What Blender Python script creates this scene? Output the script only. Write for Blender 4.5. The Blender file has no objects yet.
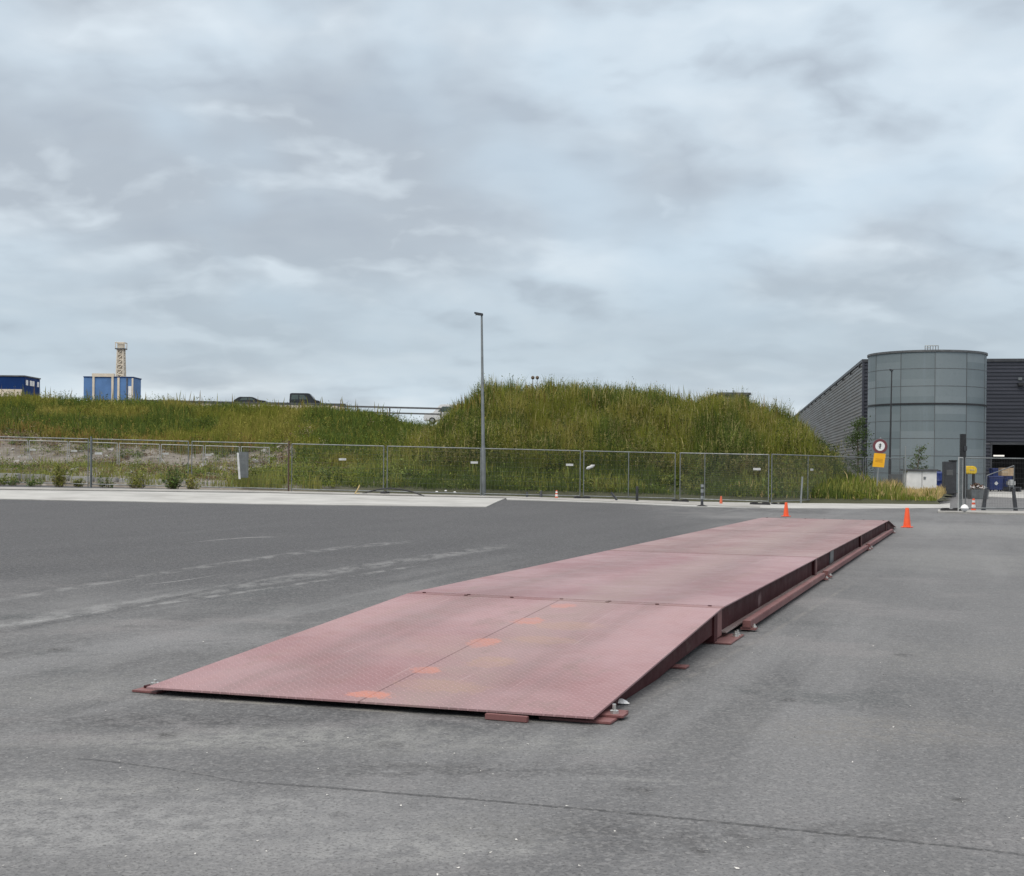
import bpy, bmesh, math, random
import numpy as np
from mathutils import Vector, Matrix
random.seed(7); RNG = np.random.default_rng(11)
scene = bpy.context.scene; COL = scene.collection
R = math.radians

# ------------------------------------------------------------------ camera model (used to read positions off the photograph)
F, CX, HY, CAMH, ROLL = 1300.0, 512.0, 465.2, 1.48, 0.010
def ray(px, py):
    du, dv = px - CX, py - HY
    return (du*math.cos(ROLL) + dv*math.sin(ROLL))/F, (-du*math.sin(ROLL) + dv*math.cos(ROLL))/F
def at(px, py, Y):
    u, v = ray(px, py); return Vector((u*Y, Y, CAMH - v*Y))
def sst(a, b, x):
    t = np.clip((np.asarray(x, float) - a)/(b - a), 0, 1); return t*t*(3 - 2*t)
def G(x, y):
    return (0.14 - 0.0142*np.clip(x, -45, 12))*sst(24, 50, y)
def gnd(px, py):
    u, v = ray(px, py); Y = CAMH/v
    for _ in range(40): Y = 0.5*Y + 0.5*(CAMH - float(G(u*Y, Y)))/v
    return Vector((u*Y, Y, float(G(u*Y, Y))))
def below(px, Y):
    """ground point under pixel column px at distance Y"""
    x = (px - CX)/F*Y; return Vector((x, Y, float(G(x, Y))))

# ------------------------------------------------------------------ mesh builder
class MB:
    def __init__(s): s.v, s.f, s.mi, s.cur = [], [], [], 0
    def add(s, vs, fs):
        o = len(s.v); s.v += [tuple(p) for p in vs]
        for f in fs: s.f.append([i + o for i in f]); s.mi.append(s.cur)
    def box(s, x0, x1, y0, y1, z0, z1, m=None):
        vs = [Vector((x, y, z)) for z in (z0, z1) for x, y in ((x0, y0), (x1, y0), (x1, y1), (x0, y1))]
        if m: vs = [m @ p for p in vs]
        s.add(vs, [(3, 2, 1, 0), (4, 5, 6, 7), (0, 1, 5, 4), (1, 2, 6, 5), (2, 3, 7, 6), (3, 0, 4, 7)]); return s
    def hexa(s, b, t):
        s.add(list(b) + list(t), [(3, 2, 1, 0), (4, 5, 6, 7), (0, 1, 5, 4), (1, 2, 6, 5), (2, 3, 7, 6), (3, 0, 4, 7)]); return s
    def tube(s, p, q, r, n=8, r2=None, cap=True):
        p, q = Vector(p), Vector(q); d = (q - p)
        if d.length < 1e-6: return s
        d.normalize(); a = d.orthogonal().normalized(); b = d.cross(a); r2 = r if r2 is None else r2
        vs = [p + (a*math.cos(t) + b*math.sin(t))*r for t in [2*math.pi*i/n for i in range(n)]]
        vs += [q + (a*math.cos(t) + b*math.sin(t))*r2 for t in [2*math.pi*i/n for i in range(n)]]
        fs = [(i, (i+1) % n, n + (i+1) % n, n + i) for i in range(n)]
        if cap: fs += [tuple(range(n-1, -1, -1)), tuple(range(n, 2*n))]
        s.add(vs, fs); return s
    def path(s, pts, r, n=6):
        for a, b in zip(pts[:-1], pts[1:]): s.tube(a, b, r, n)
        return s
    def lathe(s, prof, n=24, c=(0, 0, 0)):
        vs = [(c[0] + r*math.cos(2*math.pi*i/n), c[1] + r*math.sin(2*math.pi*i/n), c[2] + z) for r, z in prof for i in range(n)]
        fs = [(k*n + i, k*n + (i+1) % n, (k+1)*n + (i+1) % n, (k+1)*n + i) for k in range(len(prof)-1) for i in range(n)]
        fs += [tuple(range(n-1, -1, -1)), tuple(range((len(prof)-1)*n, len(prof)*n))]
        s.add(vs, fs); return s
    def prism(s, poly, d0, d1, axes=(0, 2, 1)):
        """poly in the axes[0],axes[1] plane, extruded on axes[2] from d0 to d1"""
        def P(a, b, c):
            v = [0, 0, 0]; v[axes[0]], v[axes[1]], v[axes[2]] = a, b, c; return v
        n = len(poly); vs = [P(a, b, d0) for a, b in poly] + [P(a, b, d1) for a, b in poly]
        fs = [tuple(range(n)), tuple(range(2*n-1, n-1, -1))] + [(i, n+i, n+(i+1) % n, (i+1) % n) for i in range(n)]
        s.add(vs, fs); return s
    def build(s, name, mat, parent=None, smooth=False, bevel=0, seg=2):
        me = bpy.data.meshes.new(name); me.from_pydata(s.v, [], s.f); me.update()
        for m in (mat if isinstance(mat, (list, tuple)) else [mat]): me.materials.append(m)
        if any(s.mi): me.polygons.foreach_set('material_index', s.mi)
        bm = bmesh.new(); bm.from_mesh(me); bmesh.ops.recalc_face_normals(bm, faces=bm.faces)
        if bevel:
            bmesh.ops.bevel(bm, geom=[e for e in bm.edges if len(e.link_faces) == 2 and e.calc_face_angle(0) > 0.6], offset=bevel, segments=seg, affect='EDGES', clamp_overlap=True)
        bm.to_mesh(me); bm.free()
        if smooth:
            me.polygons.foreach_set('use_smooth', [True]*len(me.polygons)); me.set_sharp_from_angle(angle=R(38))
        o = bpy.data.objects.new(name, me); COL.objects.link(o); o.parent = parent; return o

def tag(o, label=None, cat=None, group=None, kind=None):
    for k, v in (('label', label), ('category', cat), ('group', group), ('kind', kind)):
        if v: o[k] = v
    return o
def thing(name, label, cat, loc=(0, 0, 0), rz=0.0, group=None):
    o = bpy.data.objects.new(name, None); o.empty_display_size = .2; COL.objects.link(o)
    o.location = loc; o.rotation_euler = (0, 0, rz); return tag(o, label, cat, group)
def kids(o): return [c for c in bpy.data.objects if c.parent == o]
def copy_tree(o, parent=None):
    c = o.copy(); COL.objects.link(c); c.parent = parent
    for k in kids(o): copy_tree(k, c)
    return c

# ------------------------------------------------------------------ materials
class NT:
    """tiny node-graph helper"""
    def __init__(s, nt): s.nt = nt
    def n(s, t, **kw):
        nd = s.nt.nodes.new(t)
        for k, v in kw.items(): setattr(nd, k, v)
        return nd
    def put(s, sock, v):
        if hasattr(v, 'is_output') or isinstance(v, bpy.types.NodeSocket): s.nt.links.new(v, sock)
        else: sock.default_value = v
    def m(s, op, a, b=0.0, c=0.0, clamp=False):
        nd = s.n('ShaderNodeMath', operation=op); nd.use_clamp = clamp
        for i, v in enumerate((a, b, c)): s.put(nd.inputs[i], v)
        return nd.outputs[0]
    def vm(s, op, a, b=(0, 0, 0)):
        nd = s.n('ShaderNodeVectorMath', operation=op); s.put(nd.inputs[0], a); s.put(nd.inputs[1], b)
        return nd.outputs['Value'] if op in ('LENGTH', 'DISTANCE', 'DOT_PRODUCT') else nd.outputs[0]
    def noise(s, vec, scale, detail=4, rough=.55, dist=0.0):
        nd = s.n('ShaderNodeTexNoise'); s.put(nd.inputs['Vector'], vec)
        nd.inputs['Scale'].default_value = scale; nd.inputs['Detail'].default_value = detail
        nd.inputs['Roughness'].default_value = rough; nd.inputs['Distortion'].default_value = dist
        return nd.outputs['Fac']
    def ramp(s, v, a, b, lo=0.0, hi=1.0):
        nd = s.n('ShaderNodeMapRange', interpolation_type='SMOOTHSTEP')
        s.put(nd.inputs[0], v)
        for i, q in zip((1, 2, 3, 4), (a, b, lo, hi)): s.put(nd.inputs[i], q)
        return nd.outputs[0]
    def mix(s, f, a, b, mode='MIX'):
        nd = s.n('ShaderNodeMix', data_type='RGBA', blend_type=mode)
        s.put(nd.inputs[0], f); s.put(nd.inputs[6], a if not isinstance(a, tuple) else (*a[:3], 1)); s.put(nd.inputs[7], b if not isinstance(b, tuple) else (*b[:3], 1))
        return nd.outputs[2]
    def mapv(s, vec, scale=(1, 1, 1), rot=(0, 0, 0), loc=(0, 0, 0)):
        nd = s.n('ShaderNodeMapping'); s.put(nd.inputs[0], vec)
        nd.inputs[1].default_value = loc; nd.inputs[2].default_value = rot; nd.inputs[3].default_value = scale
        return nd.outputs[0]
    def sep(s, vec):
        nd = s.n('ShaderNodeSeparateXYZ'); s.put(nd.inputs[0], vec); return nd.outputs
    def comb(s, x, y, z=0.0):
        nd = s.n('ShaderNodeCombineXYZ')
        for i, v in enumerate((x, y, z)): s.put(nd.inputs[i], v)
        return nd.outputs[0]
def newmat(name):
    m = bpy.data.materials.new(name); m.use_nodes = True
    h = NT(m.node_tree); b = m.node_tree.nodes['Principled BSDF']
    tc = h.n('ShaderNodeTexCoord').outputs['Object']
    return m, h, b, tc
def bump(h, b, height, strength=.3, dist=.01):
    nd = h.n('ShaderNodeBump'); nd.inputs['Strength'].default_value = strength; nd.inputs['Distance'].default_value = dist
    h.put(nd.inputs['Height'], height); h.put(b.inputs['Normal'], nd.outputs[0])
def mat(name, col, rough=.6, metal=0.0, var=.15, scale=6.0, var2=None, bmp=0.0, spec=.5, bscale=40):
    """plain surface with uneven colour and roughness"""
    m, h, b, tc = newmat(name)
    n = h.noise(tc, scale, 6, .6)
    lo = tuple(c*(1 - var) for c in col); hi = tuple(min(1, c*(1 + var)) for c in col)
    c = h.mix(h.ramp(n, .3, .7), lo, hi)
    if var2: c = h.mix(h.ramp(h.noise(tc, scale*.37, 5, .65), .5, .72), c, var2)
    h.put(b.inputs['Base Color'], c)
    h.put(b.inputs['Roughness'], h.ramp(h.noise(tc, scale*2.3, 3), .3, .7, max(0, rough - .1), min(1, rough + .1)))
    b.inputs['Metallic'].default_value = metal; b.inputs['Specular IOR Level'].default_value = spec
    if bmp: bump(h, b, h.noise(tc, bscale, 4), bmp, .01)
    return m

M = {}
M['galv'] = mat('galvanised_steel', (.19, .205, .21), .5, .55, .18, 3)
M['pale'] = mat('pale_galvanised', (.40, .41, .405), .6, .2, .12, 3)
M['plate'] = mat('weathered_white_plate', (.46, .47, .47), .6)
M['galv_dark'] = mat('weathered_steel', (.13, .135, .14), .55, .5, .2, 3)
M['galv_light'] = mat('bright_galvanised', (.31, .33, .335), .45, .5, .15, 3)
M['white'] = mat('white_paint', (.74, .75, .75), .5, 0, .08, 2)
M['black'] = mat('black_plastic', (.018, .019, .021), .5, 0, .25, 8)
M['dgrey'] = mat('dark_grey_paint', (.045, .048, .055), .5, 0, .2, 4)
M['rubber'] = mat('rubber', (.025, .025, .027), .85, 0, .3, 8)
M['concrete'] = mat('concrete', (.30, .295, .28), .9, 0, .18, 1.3, (.22, .21, .195), .25)
M['concrete_pale'] = mat('pale_concrete', (.37, .37, .357), .88, 0, .14, .8, (.28, .277, .265), .15)
M['orange'] = mat('orange_plastic', (.83, .10, .025), .45, 0, .07, 5)
M['orange_dull'] = mat('faded_orange_plastic', (.62, .13, .06), .6, 0, .15, 5)
M['yellow'] = mat('yellow_paint', (.85, .43, .012), .5, 0, .05, 3)
M['yellow2'] = mat('lemon_yellow_plastic', (.75, .52, .03), .5, 0, .1, 3)
M['blue'] = mat('blue_plastic', (.010, .028, .14), .45, 0, .15, 3)
M['blue_wall'] = mat('blue_cladding', (.10, .205, .42), .65, 0, .14, .6, spec=.2)
M['blue_dark'] = mat('dark_blue_cladding', (.006, .032, .13), .65, 0, .12, .6, spec=.15)
M['cream'] = mat('cream_paint', (.62, .56, .46), .6, 0, .12, 1)
M['glass'] = mat('dark_glass', (.06, .085, .08), .08, 0, .1, 1)
M['red'] = mat('red_paint', (.15, .045, .055), .5, 0, .08, 4)
M['black_car'] = mat('black_car_paint', (.012, .014, .017), .25, 0, .1, 1)
M['white_car'] = mat('white_car_paint', (.60, .61, .62), .4, 0, .05, 1)
M['chrome'] = mat('zinc_bolt', (.62, .62, .60), .35, .8, .15, 20)
M['card'] = mat('cardboard', (.45, .33, .21), .85, 0, .1, 5)
M['bark'] = mat('bark', (.12, .09, .065), .9, 0, .3, 10)
M['wood'] = mat('raw_wood', (.55, .42, .20), .8, 0, .2, 8)
M['soil'] = mat('soil', (.10, .075, .055), .95, 0, .35, 2)
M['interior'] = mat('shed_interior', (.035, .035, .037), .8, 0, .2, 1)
M['stone'] = mat('stone_chips', (.55, .54, .52), .9, 0, .3, 30)

# lamp strip seen inside the shed (a lit lamp)
m, h, b, tc = newmat('lit_strip'); b.inputs['Emission Color'].default_value = (1, .96, .88, 1); b.inputs['Emission Strength'].default_value = .8; M['lit'] = m

# foliage: colour comes from per-leaf 'tint' (species / dryness, plus dark stalks for shaded gaps)
def foliage(name, rough=.6):
    m, h, b, tc = newmat(name)
    a = h.n('ShaderNodeAttribute'); a.attribute_name = 'tint'
    h.put(b.inputs['Base Color'], a.outputs['Color']); b.inputs['Roughness'].default_value = rough
    b.inputs['Specular IOR Level'].default_value = .10
    tr = h.n('ShaderNodeBsdfTranslucent'); h.put(tr.inputs['Color'], a.outputs['Color'])
    mx = h.n('ShaderNodeMixShader'); mx.inputs[0].default_value = .3
    out = m.node_tree.nodes['Material Output']
    m.node_tree.links.new(b.outputs[0], mx.inputs[1]); m.node_tree.links.new(tr.outputs[0], mx.inputs[2]); m.node_tree.links.new(mx.outputs[0], out.inputs[0])
    return m
M['leaf'] = foliage('leaves')

# red oxide primer
def primer(name, col, dusty, marks=False, tread=True, dirt=(.26, .17, .14), spec=.5):
    m, h, b, tc = newmat(name)
    x, y, z = h.sep(tc)
    n1 = h.noise(tc, .55, 6, .6); n2 = h.noise(tc, 3.5, 6, .65); n3 = h.noise(h.mapv(tc, (5, .35, 1)), 1.0, 5, .6)
    c = h.mix(h.ramp(n1, .35, .68), col, dusty)
    c = h.mix(h.m('MULTIPLY', h.ramp(n3, .5, .75), .22), c, dirt)
    c = h.mix(h.m('MULTIPLY', h.ramp(n2, .55, .8), .3), c, tuple(q*.72 for q in col))
    fine = h.noise(tc, 55, 3, .6)
    c = h.mix(h.m('MULTIPLY', h.ramp(fine, .58, .75), .25), c, tuple(q*1.35 for q in dusty))
    # wheel paths: rubbed-in grime along the length
    for xc in (.72, 2.18):
        tr = h.ramp(h.m('ABSOLUTE', h.m('ADD', h.m('SUBTRACT', x, xc), h.m('MULTIPLY', h.m('SUBTRACT', n1, .5), .5))), .10, .48, 1, 0)
        c = h.mix(h.m('MULTIPLY', tr, h.ramp(n3, .3, .7, .18, .48)), c, (.135, .095, .09))
    tr = h.ramp(h.m('ABSOLUTE', h.m('ADD', h.m('SUBTRACT', x, 1.72), h.m('MULTIPLY', h.m('SUBTRACT', n1, .5), .6))), .12, .5, 1, 0)
    c = h.mix(h.m('MULTIPLY', tr, h.ramp(n2, .35, .65, .25, .6)), c, (.25, .195, .18))
    mud = h.noise(h.mapv(tc, (1.3, .8, 1), (0, 0, .3), (3.1, 8.2, 0)), 1.6, 7, .72)
    c = h.mix(h.m('MULTIPLY', h.ramp(mud, .56, .68), .4), c, (.17, .125, .11))
    scr = h.noise(h.mapv(tc, (26, .8, 1), (0, 0, .12)), 1.0, 3, .6)
    c = h.mix(h.m('MULTIPLY', h.ramp(scr, .66, .72), .35), c, (.40, .30, .30))
    spk = h.noise(tc, 22, 5, .75)
    c = h.mix(h.m('MULTIPLY', h.ramp(spk, .62, .74), .45), c, (.12, .062, .055))
    if marks:
        wob = h.m('MULTIPLY', h.m('SUBTRACT', h.noise(tc, 7, 4), .5), 1.0)
        # longitudinal plate joint
        seam = h.ramp(h.m('ABSOLUTE', h.m('SUBTRACT', x, 1.46)), .004, .010, 1, 0)
        c = h.mix(h.m('MULTIPLY', seam, .75), c, (.10, .045, .045))
        def spot(cx, cy, rx, ry, col, k):
            dx = h.m('DIVIDE', h.m('SUBTRACT', x, cx), rx); dy = h.m('DIVIDE', h.m('SUBTRACT', y, cy), ry)
            d = h.m('ADD', h.m('SQRT', h.m('ADD', h.m('MULTIPLY', dx, dx), h.m('MULTIPLY', dy, dy))), wob)
            return h.mix(h.m('MULTIPLY', h.m('MULTIPLY', h.ramp(h.m('ADD', d, h.m('MULTIPLY', h.m('SUBTRACT', spk, .5), 1.6)), .72, 1.02, 1, 0), h.ramp(n2, .3, .6, .5, 1.0)), k), c, col)
        for cx, cy, rx, ry, cc, k in marks: c = spot(cx, cy, rx, ry, cc, k)
    h.put(b.inputs['Base Color'], c)
    h.put(b.inputs['Roughness'], h.ramp(n2, .3, .7, .5, .68)); b.inputs['Specular IOR Level'].default_value = spec
    if tread:
        # raised lozenges, alternating direction
        s = 23.0
        fx = h.m('SUBTRACT', h.m('FRACT', h.m('MULTIPLY', h.m('ADD', x, y), s*.7071)), .5)
        fy = h.m('SUBTRACT', h.m('FRACT', h.m('MULTIPLY', h.m('SUBTRACT', x, y), s*.7071)), .5)
        ix = h.m('FLOOR', h.m('MULTIPLY', h.m('ADD', x, y), s*.7071)); iy = h.m('FLOOR', h.m('MULTIPLY', h.m('SUBTRACT', x, y), s*.7071))
        par = h.m('ABSOLUTE', h.m('MODULO', h.m('ADD', ix, iy), 2.0))
        ax = h.m('MULTIPLY', fx, h.m('ADD', 2.1, h.m('MULTIPLY', par, 4.2))); ay = h.m('MULTIPLY', fy, h.m('SUBTRACT', 6.3, h.m('MULTIPLY', par, 4.2)))
        d = h.m('ADD', h.m('MULTIPLY', ax, ax), h.m('MULTIPLY', ay, ay))
        hgt = h.ramp(d, .5, 1.1, 1, 0)
        bump(h, b, hgt, .8, .005)
        # paler tops of the lozenges, to sharpen the tread
        h.put(b.inputs['Base Color'], h.mix(h.m('MULTIPLY', hgt, .36), c, tuple(min(1, q*1.5) for q in dusty)))
    else:
        bump(h, b, h.noise(tc, 30, 4), .15, .01)
    return m
RED, DUST = (.205, .113, .118), (.282, .190, .194)
OR, YE = (.52, .18, .11), (.34, .21, .12)
M['ramp'] = primer('red_primer_ramp', (.232, .120, .126), (.318, .200, .210), marks=[
    (1.44, -3.70, .18, .10, OR, .65), (1.50, -2.97, .12, .12, OR, .5), (1.52, -1.97, .13, .19, OR, .52), (1.55, -1.02, .13, .18, OR, .48), (1.58, -.25, .12, .13, OR, .5),
    (1.78, -3.35, .34, .18, YE, .25), (1.82, -2.6, .18, .20, YE, .35), (1.9, -1.75, .30, .16, YE, .25), (1.92, -1.15, .30, .22, YE, .28), (1.2, -2.2, .35, .5, (.25, .17, .15), .3)])
M['dusty'] = primer('dusty_primer', (.22, .15, .145), (.27, .22, .21), tread=False)
M['deck'] = primer('red_primer_deck', (.220, .117, .127), (.303, .196, .208))
M['deck2'] = primer('red_primer_worn_deck', (.200, .112, .114), (.276, .188, .188))
M['joint'] = primer('red_primer_joint', (.18, .075, .078), (.25, .14, .14), tread=False)
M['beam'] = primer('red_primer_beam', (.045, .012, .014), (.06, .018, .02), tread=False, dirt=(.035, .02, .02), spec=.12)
M['rail'] = primer('red_primer_rail', (.155, .056, .056), (.20, .095, .09), tread=False)

# ------------------------------------------------------------------ asphalt
def px_curve(pts):
    g = [gnd(*p) for p in pts]; xs = [p.x for p in g]; ys = [p.y for p in g]
    return np.polyfit(xs, ys, min(2, len(pts) - 1))[::-1], min(xs), max(xs)
def asphalt():
    m, h, b, tc = newmat('asphalt')
    pos = h.n('ShaderNodeNewGeometry').outputs['Position']
    x, y, z = h.sep(pos)
    flat = h.comb(x, y, 0.0)
    along = h.mapv(flat, (1, 1, 1), (0, 0, R(-20)))
    nb = h.noise(h.mapv(flat, (.14, .10, 1), (0, 0, R(25))), 1.0, 6, .6, .4)
    nm = h.noise(h.mapv(flat, (1.3, .35, 1), (0, 0, R(38))), 1.0, 6, .65, .3)
    nf = h.noise(flat, 9, 6, .7)
    c = h.mix(h.ramp(nb, .38, .62), (.072, .072, .074), (.132, .132, .131))
    c = h.mix(h.m('MULTIPLY', h.ramp(nm, .45, .72), .55), c, (.185, .183, .177))
    c = h.mix(h.m('MULTIPLY', h.ramp(nm, .30, .45, 1, 0), .35), c, (.075, .074, .075))
    ca, sa = math.cos(.3494), math.sin(.3494)
    acr = h.m('SUBTRACT', h.m('MULTIPLY', x, ca), h.m('MULTIPLY', y, sa)); alo = h.m('ADD', h.m('MULTIPLY', x, sa), h.m('MULTIPLY', y, ca))
    lane = h.noise(h.comb(h.m('MULTIPLY', acr, .95), h.m('MULTIPLY', alo, .07), 0.0), 1.0, 5, .6)
    c = h.mix(h.m('MULTIPLY', h.ramp(lane, .50, .62), .65), c, (.185, .185, .184)); c = h.mix(h.m('MULTIPLY', h.ramp(lane, .36, .47, 1, 0), .65), c, (.062, .062, .063))
    pat = h.noise(h.vm('ADD', h.vm('MULTIPLY', flat, (.33, .5, 1)), (4.4, 7.1, 0)), 1.0, 6, .68)
    c = h.mix(h.m('MULTIPLY', h.ramp(pat, .54, .64), .6), c, (.20, .19, .187)); c = h.mix(h.m('MULTIPLY', h.ramp(pat, .34, .44, 1, 0), .6), c, (.056, .062, .063))
    # newer, darker surface towards the back left; dusty wheel-worn surface right and in the foreground
    wob = h.m('MULTIPLY', h.m('SUBTRACT', h.noise(flat, .35, 5, .6), .5), 9.0)
    back = h.m('MULTIPLY', h.ramp(h.m('ADD', h.m('SUBTRACT', y, h.m('MULTIPLY', x, .8)), wob), 13, 24), h.ramp(x, 3, 7, 1, 0))
    c = h.mix(h.m('MULTIPLY', back, .88), c, (.047, .047, .050))
    right = h.ramp(h.m('ADD', h.m('SUBTRACT', x, h.m('MULTIPLY', y, .23)), h.m('MULTIPLY', wob, .12)), -.6, 1.6)
    c = h.mix(h.m('MULTIPLY', right, .5), c, (.145, .146, .147))
    c = h.mix(h.m('MULTIPLY', h.ramp(h.m('ADD', y, h.m('MULTIPLY', wob, .2)), 5.6, 7.6, 1, 0), .5), c, (.165, .165, .166))
    # pale dust scuffs
    wob2 = h.noise(flat, 1.6, 5, .65)
    def blob(cx, cy, rx, ry, rot, col, k):
        nonlocal c
        ca, sa = math.cos(rot), math.sin(rot)
        dx = h.m('SUBTRACT', x, cx); dy = h.m('SUBTRACT', y, cy)
        u = h.m('DIVIDE', h.m('ADD', h.m('MULTIPLY', dx, ca), h.m('MULTIPLY', dy, sa)), rx)
        v = h.m('DIVIDE', h.m('SUBTRACT', h.m('MULTIPLY', dy, ca), h.m('MULTIPLY', dx, sa)), ry)
        d = h.m('ADD', h.m('SQRT', h.m('ADD', h.m('MULTIPLY', u, u), h.m('MULTIPLY', v, v))), h.m('MULTIPLY', h.m('SUBTRACT', wob2, .5), 1.5))
        mk = h.m('MULTIPLY', h.ramp(d, .25, 1.15, 1, 0), h.ramp(nf, .34, .62))
        c = h.mix(h.m('MULTIPLY', mk, min(1, k*1.45)), c, col)
    P = lambda px, py: gnd(px, py)
    for px, py, rx, ry, rot, col, k in [
        (90, 825, 1.5, .55, .2, (.25, .25, .245), .75), (40, 790, 1.0, .3, .2, (.25, .25, .24), .5), (330, 848, .8, .3, .3, (.24, .24, .235), .6), (250, 738, 1.3, .35, .15, (.25, .25, .235), .6),
        (480, 745, 1.4, .3, .1, (.21, .21, .20), .5), (500, 840, .45, .35, .4, (.27, .27, .26), .6), (60, 690, 1.2, .6, .3, (.21, .21, .20), .4),
        (180, 640, 1.5, .8, .2, (.21, .21, .21), .45), (880, 730, .9, .6, .3, (.185, .178, .165), .5), (950, 660, 1.2, 1.0, .6, (.18, .178, .17), .45),
        (760, 640, .7, 2.2, -.3, (.18, .182, .182), .4), (960, 560, 2.0, 3.5, -.2, (.215, .215, .205), .5), (990, 530, 4.0, 5, 0, (.25, .25, .24), .45)]:
        q = P(px, py); blob(q.x, q.y, rx, ry, rot, col, k)
    for px, py, rx, ry, rot, k in [(200, 720, 1.2, .28, .1, .7), (430, 770, 1.3, .2, .05, .55), (620, 835, .8, .3, -.1, .5), (330, 650, .8, .5, .2, .4), (120, 560, 4, 1.2, .2, .5), (560, 560, 1.0, 2.4, -.3, .5), (830, 830, .7, .2, 0, .4)]:
        q = P(px, py); blob(q.x, q.y, rx, ry, rot, (.068, .067, .068), k)
    for px, py, r_ in [(905, 655, .10), (390, 745, .09), (790, 700, .06), (165, 735, .12), (640, 790, .07), (700, 850, .05), (60, 650, .12), (960, 800, .06), (340, 815, .05)]:
        q = P(px, py); blob(q.x, q.y, r_, r_*1.3, .3, (.035, .034, .034), .55)
    # tyre scuffs, paving joints and cracks following the photograph
    def line(pts, w, col, k, n0=.45, n1=.6, scale=(5, 1, 1), wob_k=.05, rag=True):
        nonlocal c
        co, x0, x1 = px_curve(pts)
        yy = float(co[-1])
        for q in co[-2::-1]: yy = h.m('ADD', h.m('MULTIPLY', yy, x), float(q))
        d = h.m('ABSOLUTE', h.m('ADD', h.m('SUBTRACT', y, yy), h.m('MULTIPLY', h.m('SUBTRACT', wob2, .5), wob_k)))
        mk = h.ramp(d, w*.35, w, 1, 0)
        e = max(.25, (x1 - x0)*.12)
        mk = h.m('MULTIPLY', mk, h.m('MULTIPLY', h.ramp(x, x0 - e, x0 + e), h.ramp(x, x1 - e, x1 + e, 1, 0)))
        if rag: mk = h.m('MULTIPLY', mk, h.ramp(h.noise(h.mapv(flat, scale), 1.0, 5, .7), n0, n1))
        c = h.mix(h.m('MULTIPLY', mk, k), c, col)
    W = (.34, .34, .33); D = (.05, .05, .052)
    line([(-40, 606), (120, 582), (260, 557), (410, 542)], .75, W, .40, .40, .65, (4, 2, 1))
    line([(-40, 632), (120, 604), (300, 577), (500, 547)], 1.0, W, .42, .38, .64, (4, 2, 1))
    line([(-40, 632), (120, 607), (300, 585), (420, 565)], .25, W, .5, .42, .62, (4, 2, 1))
    line([(205, 541), (240, 538), (270, 537)], .18, W, .6, .3, .5)
    line([(160, 583), (185, 580), (205, 577)], .05, (.4, .4, .39), .9, .3, .4)
    line([(250, 568), (350, 548), (440, 524), (505, 503)], .55, D, .75, .3, .5)
    line([(-40, 640), (100, 612), (250, 582), (330, 562)], .45, D, .65, .32, .52)
    line([(70, 758), (160, 768), (240, 782)], .020, (.04, .04, .041), .7, rag=False, wob_k=.03)
    line([(240, 782), (400, 792), (512, 803), (700, 820), (860, 838), (1060, 858)], .024, (.04, .04, .041), .8, rag=False, wob_k=.05)
    line([(575, 778), (650, 780), (740, 785)], .05, (.24, .24, .23), .45, .4, .6)
    line([(790, 788), (900, 797), (1040, 807)], .05, (.22, .22, .21), .35, .42, .62)
    line([(146, 697), (300, 706), (480, 716), (592, 725)], .06, (.30, .29, .26), .7, .35, .6, (3, 3, 1), .08)
    line([(640, 703), (700, 668), (760, 640), (850, 584)], .10, (.20, .19, .175), .5, .35, .6, (3, 3, 1), .2)
    # aggregate
    vor = h.n('ShaderNodeTexVoronoi'); h.put(vor.inputs['Vector'], flat); vor.inputs['Scale'].default_value = 55
    grain = h.noise(flat, 60, 4, .75)
    c = h.mix(h.m('MULTIPLY', h.ramp(vor.outputs['Color'], .5, .95), .3), c, (.33, .325, .315))
    c = h.mix(h.m('MULTIPLY', h.ramp(grain, .52, .3), .8), c, (.028, .028, .028))
    c = h.mix(h.m('MULTIPLY', h.ramp(h.noise(flat, 22, 6, .78), .48, .7), .42), c, (.26, .255, .248))
    c = h.mix(1.0, c, (.90, .915, .945), 'MULTIPLY')
    h.put(b.inputs['Base Color'], c); b.inputs['Specular IOR Level'].default_value = .35
    h.put(b.inputs['Roughness'], h.ramp(nf, .3, .7, .72, .9))
    bump(h, b, h.m('ADD', h.m('MULTIPLY', grain, .6), vor.outputs['Distance']), .5, .006)
    return m
M['asphalt'] = asphalt()

def embank_mat():
    m, h, b, tc = newmat('embankment_soil')
    x, y, z = h.sep(tc)
    n = h.noise(tc, .5, 6, .65); n2 = h.noise(tc, 2.2, 6, .7)
    c = h.mix(h.ramp(n, .35, .65), (.115, .098, .078), (.215, .195, .168))
    c = h.mix(h.m('MULTIPLY', h.ramp(n2, .5, .7), .8), c, (.32, .305, .28))
    c = h.mix(h.m('MULTIPLY', h.m('MULTIPLY', h.ramp(h.noise(h.mapv(tc, (.35, .2, .9)), 1.0, 5, .65), .42, .6), h.ramp(y, 69.5, 72)), .85), c, (.13, .075, .045))
    c = h.mix(h.ramp(x, -13, -5), c, (.055, .058, .03))
    h.put(b.inputs['Base Color'], c); b.inputs['Roughness'].default_value = .95
    bump(h, b, n2, .9, .12); return m
M['embank'] = embank_mat()

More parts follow.
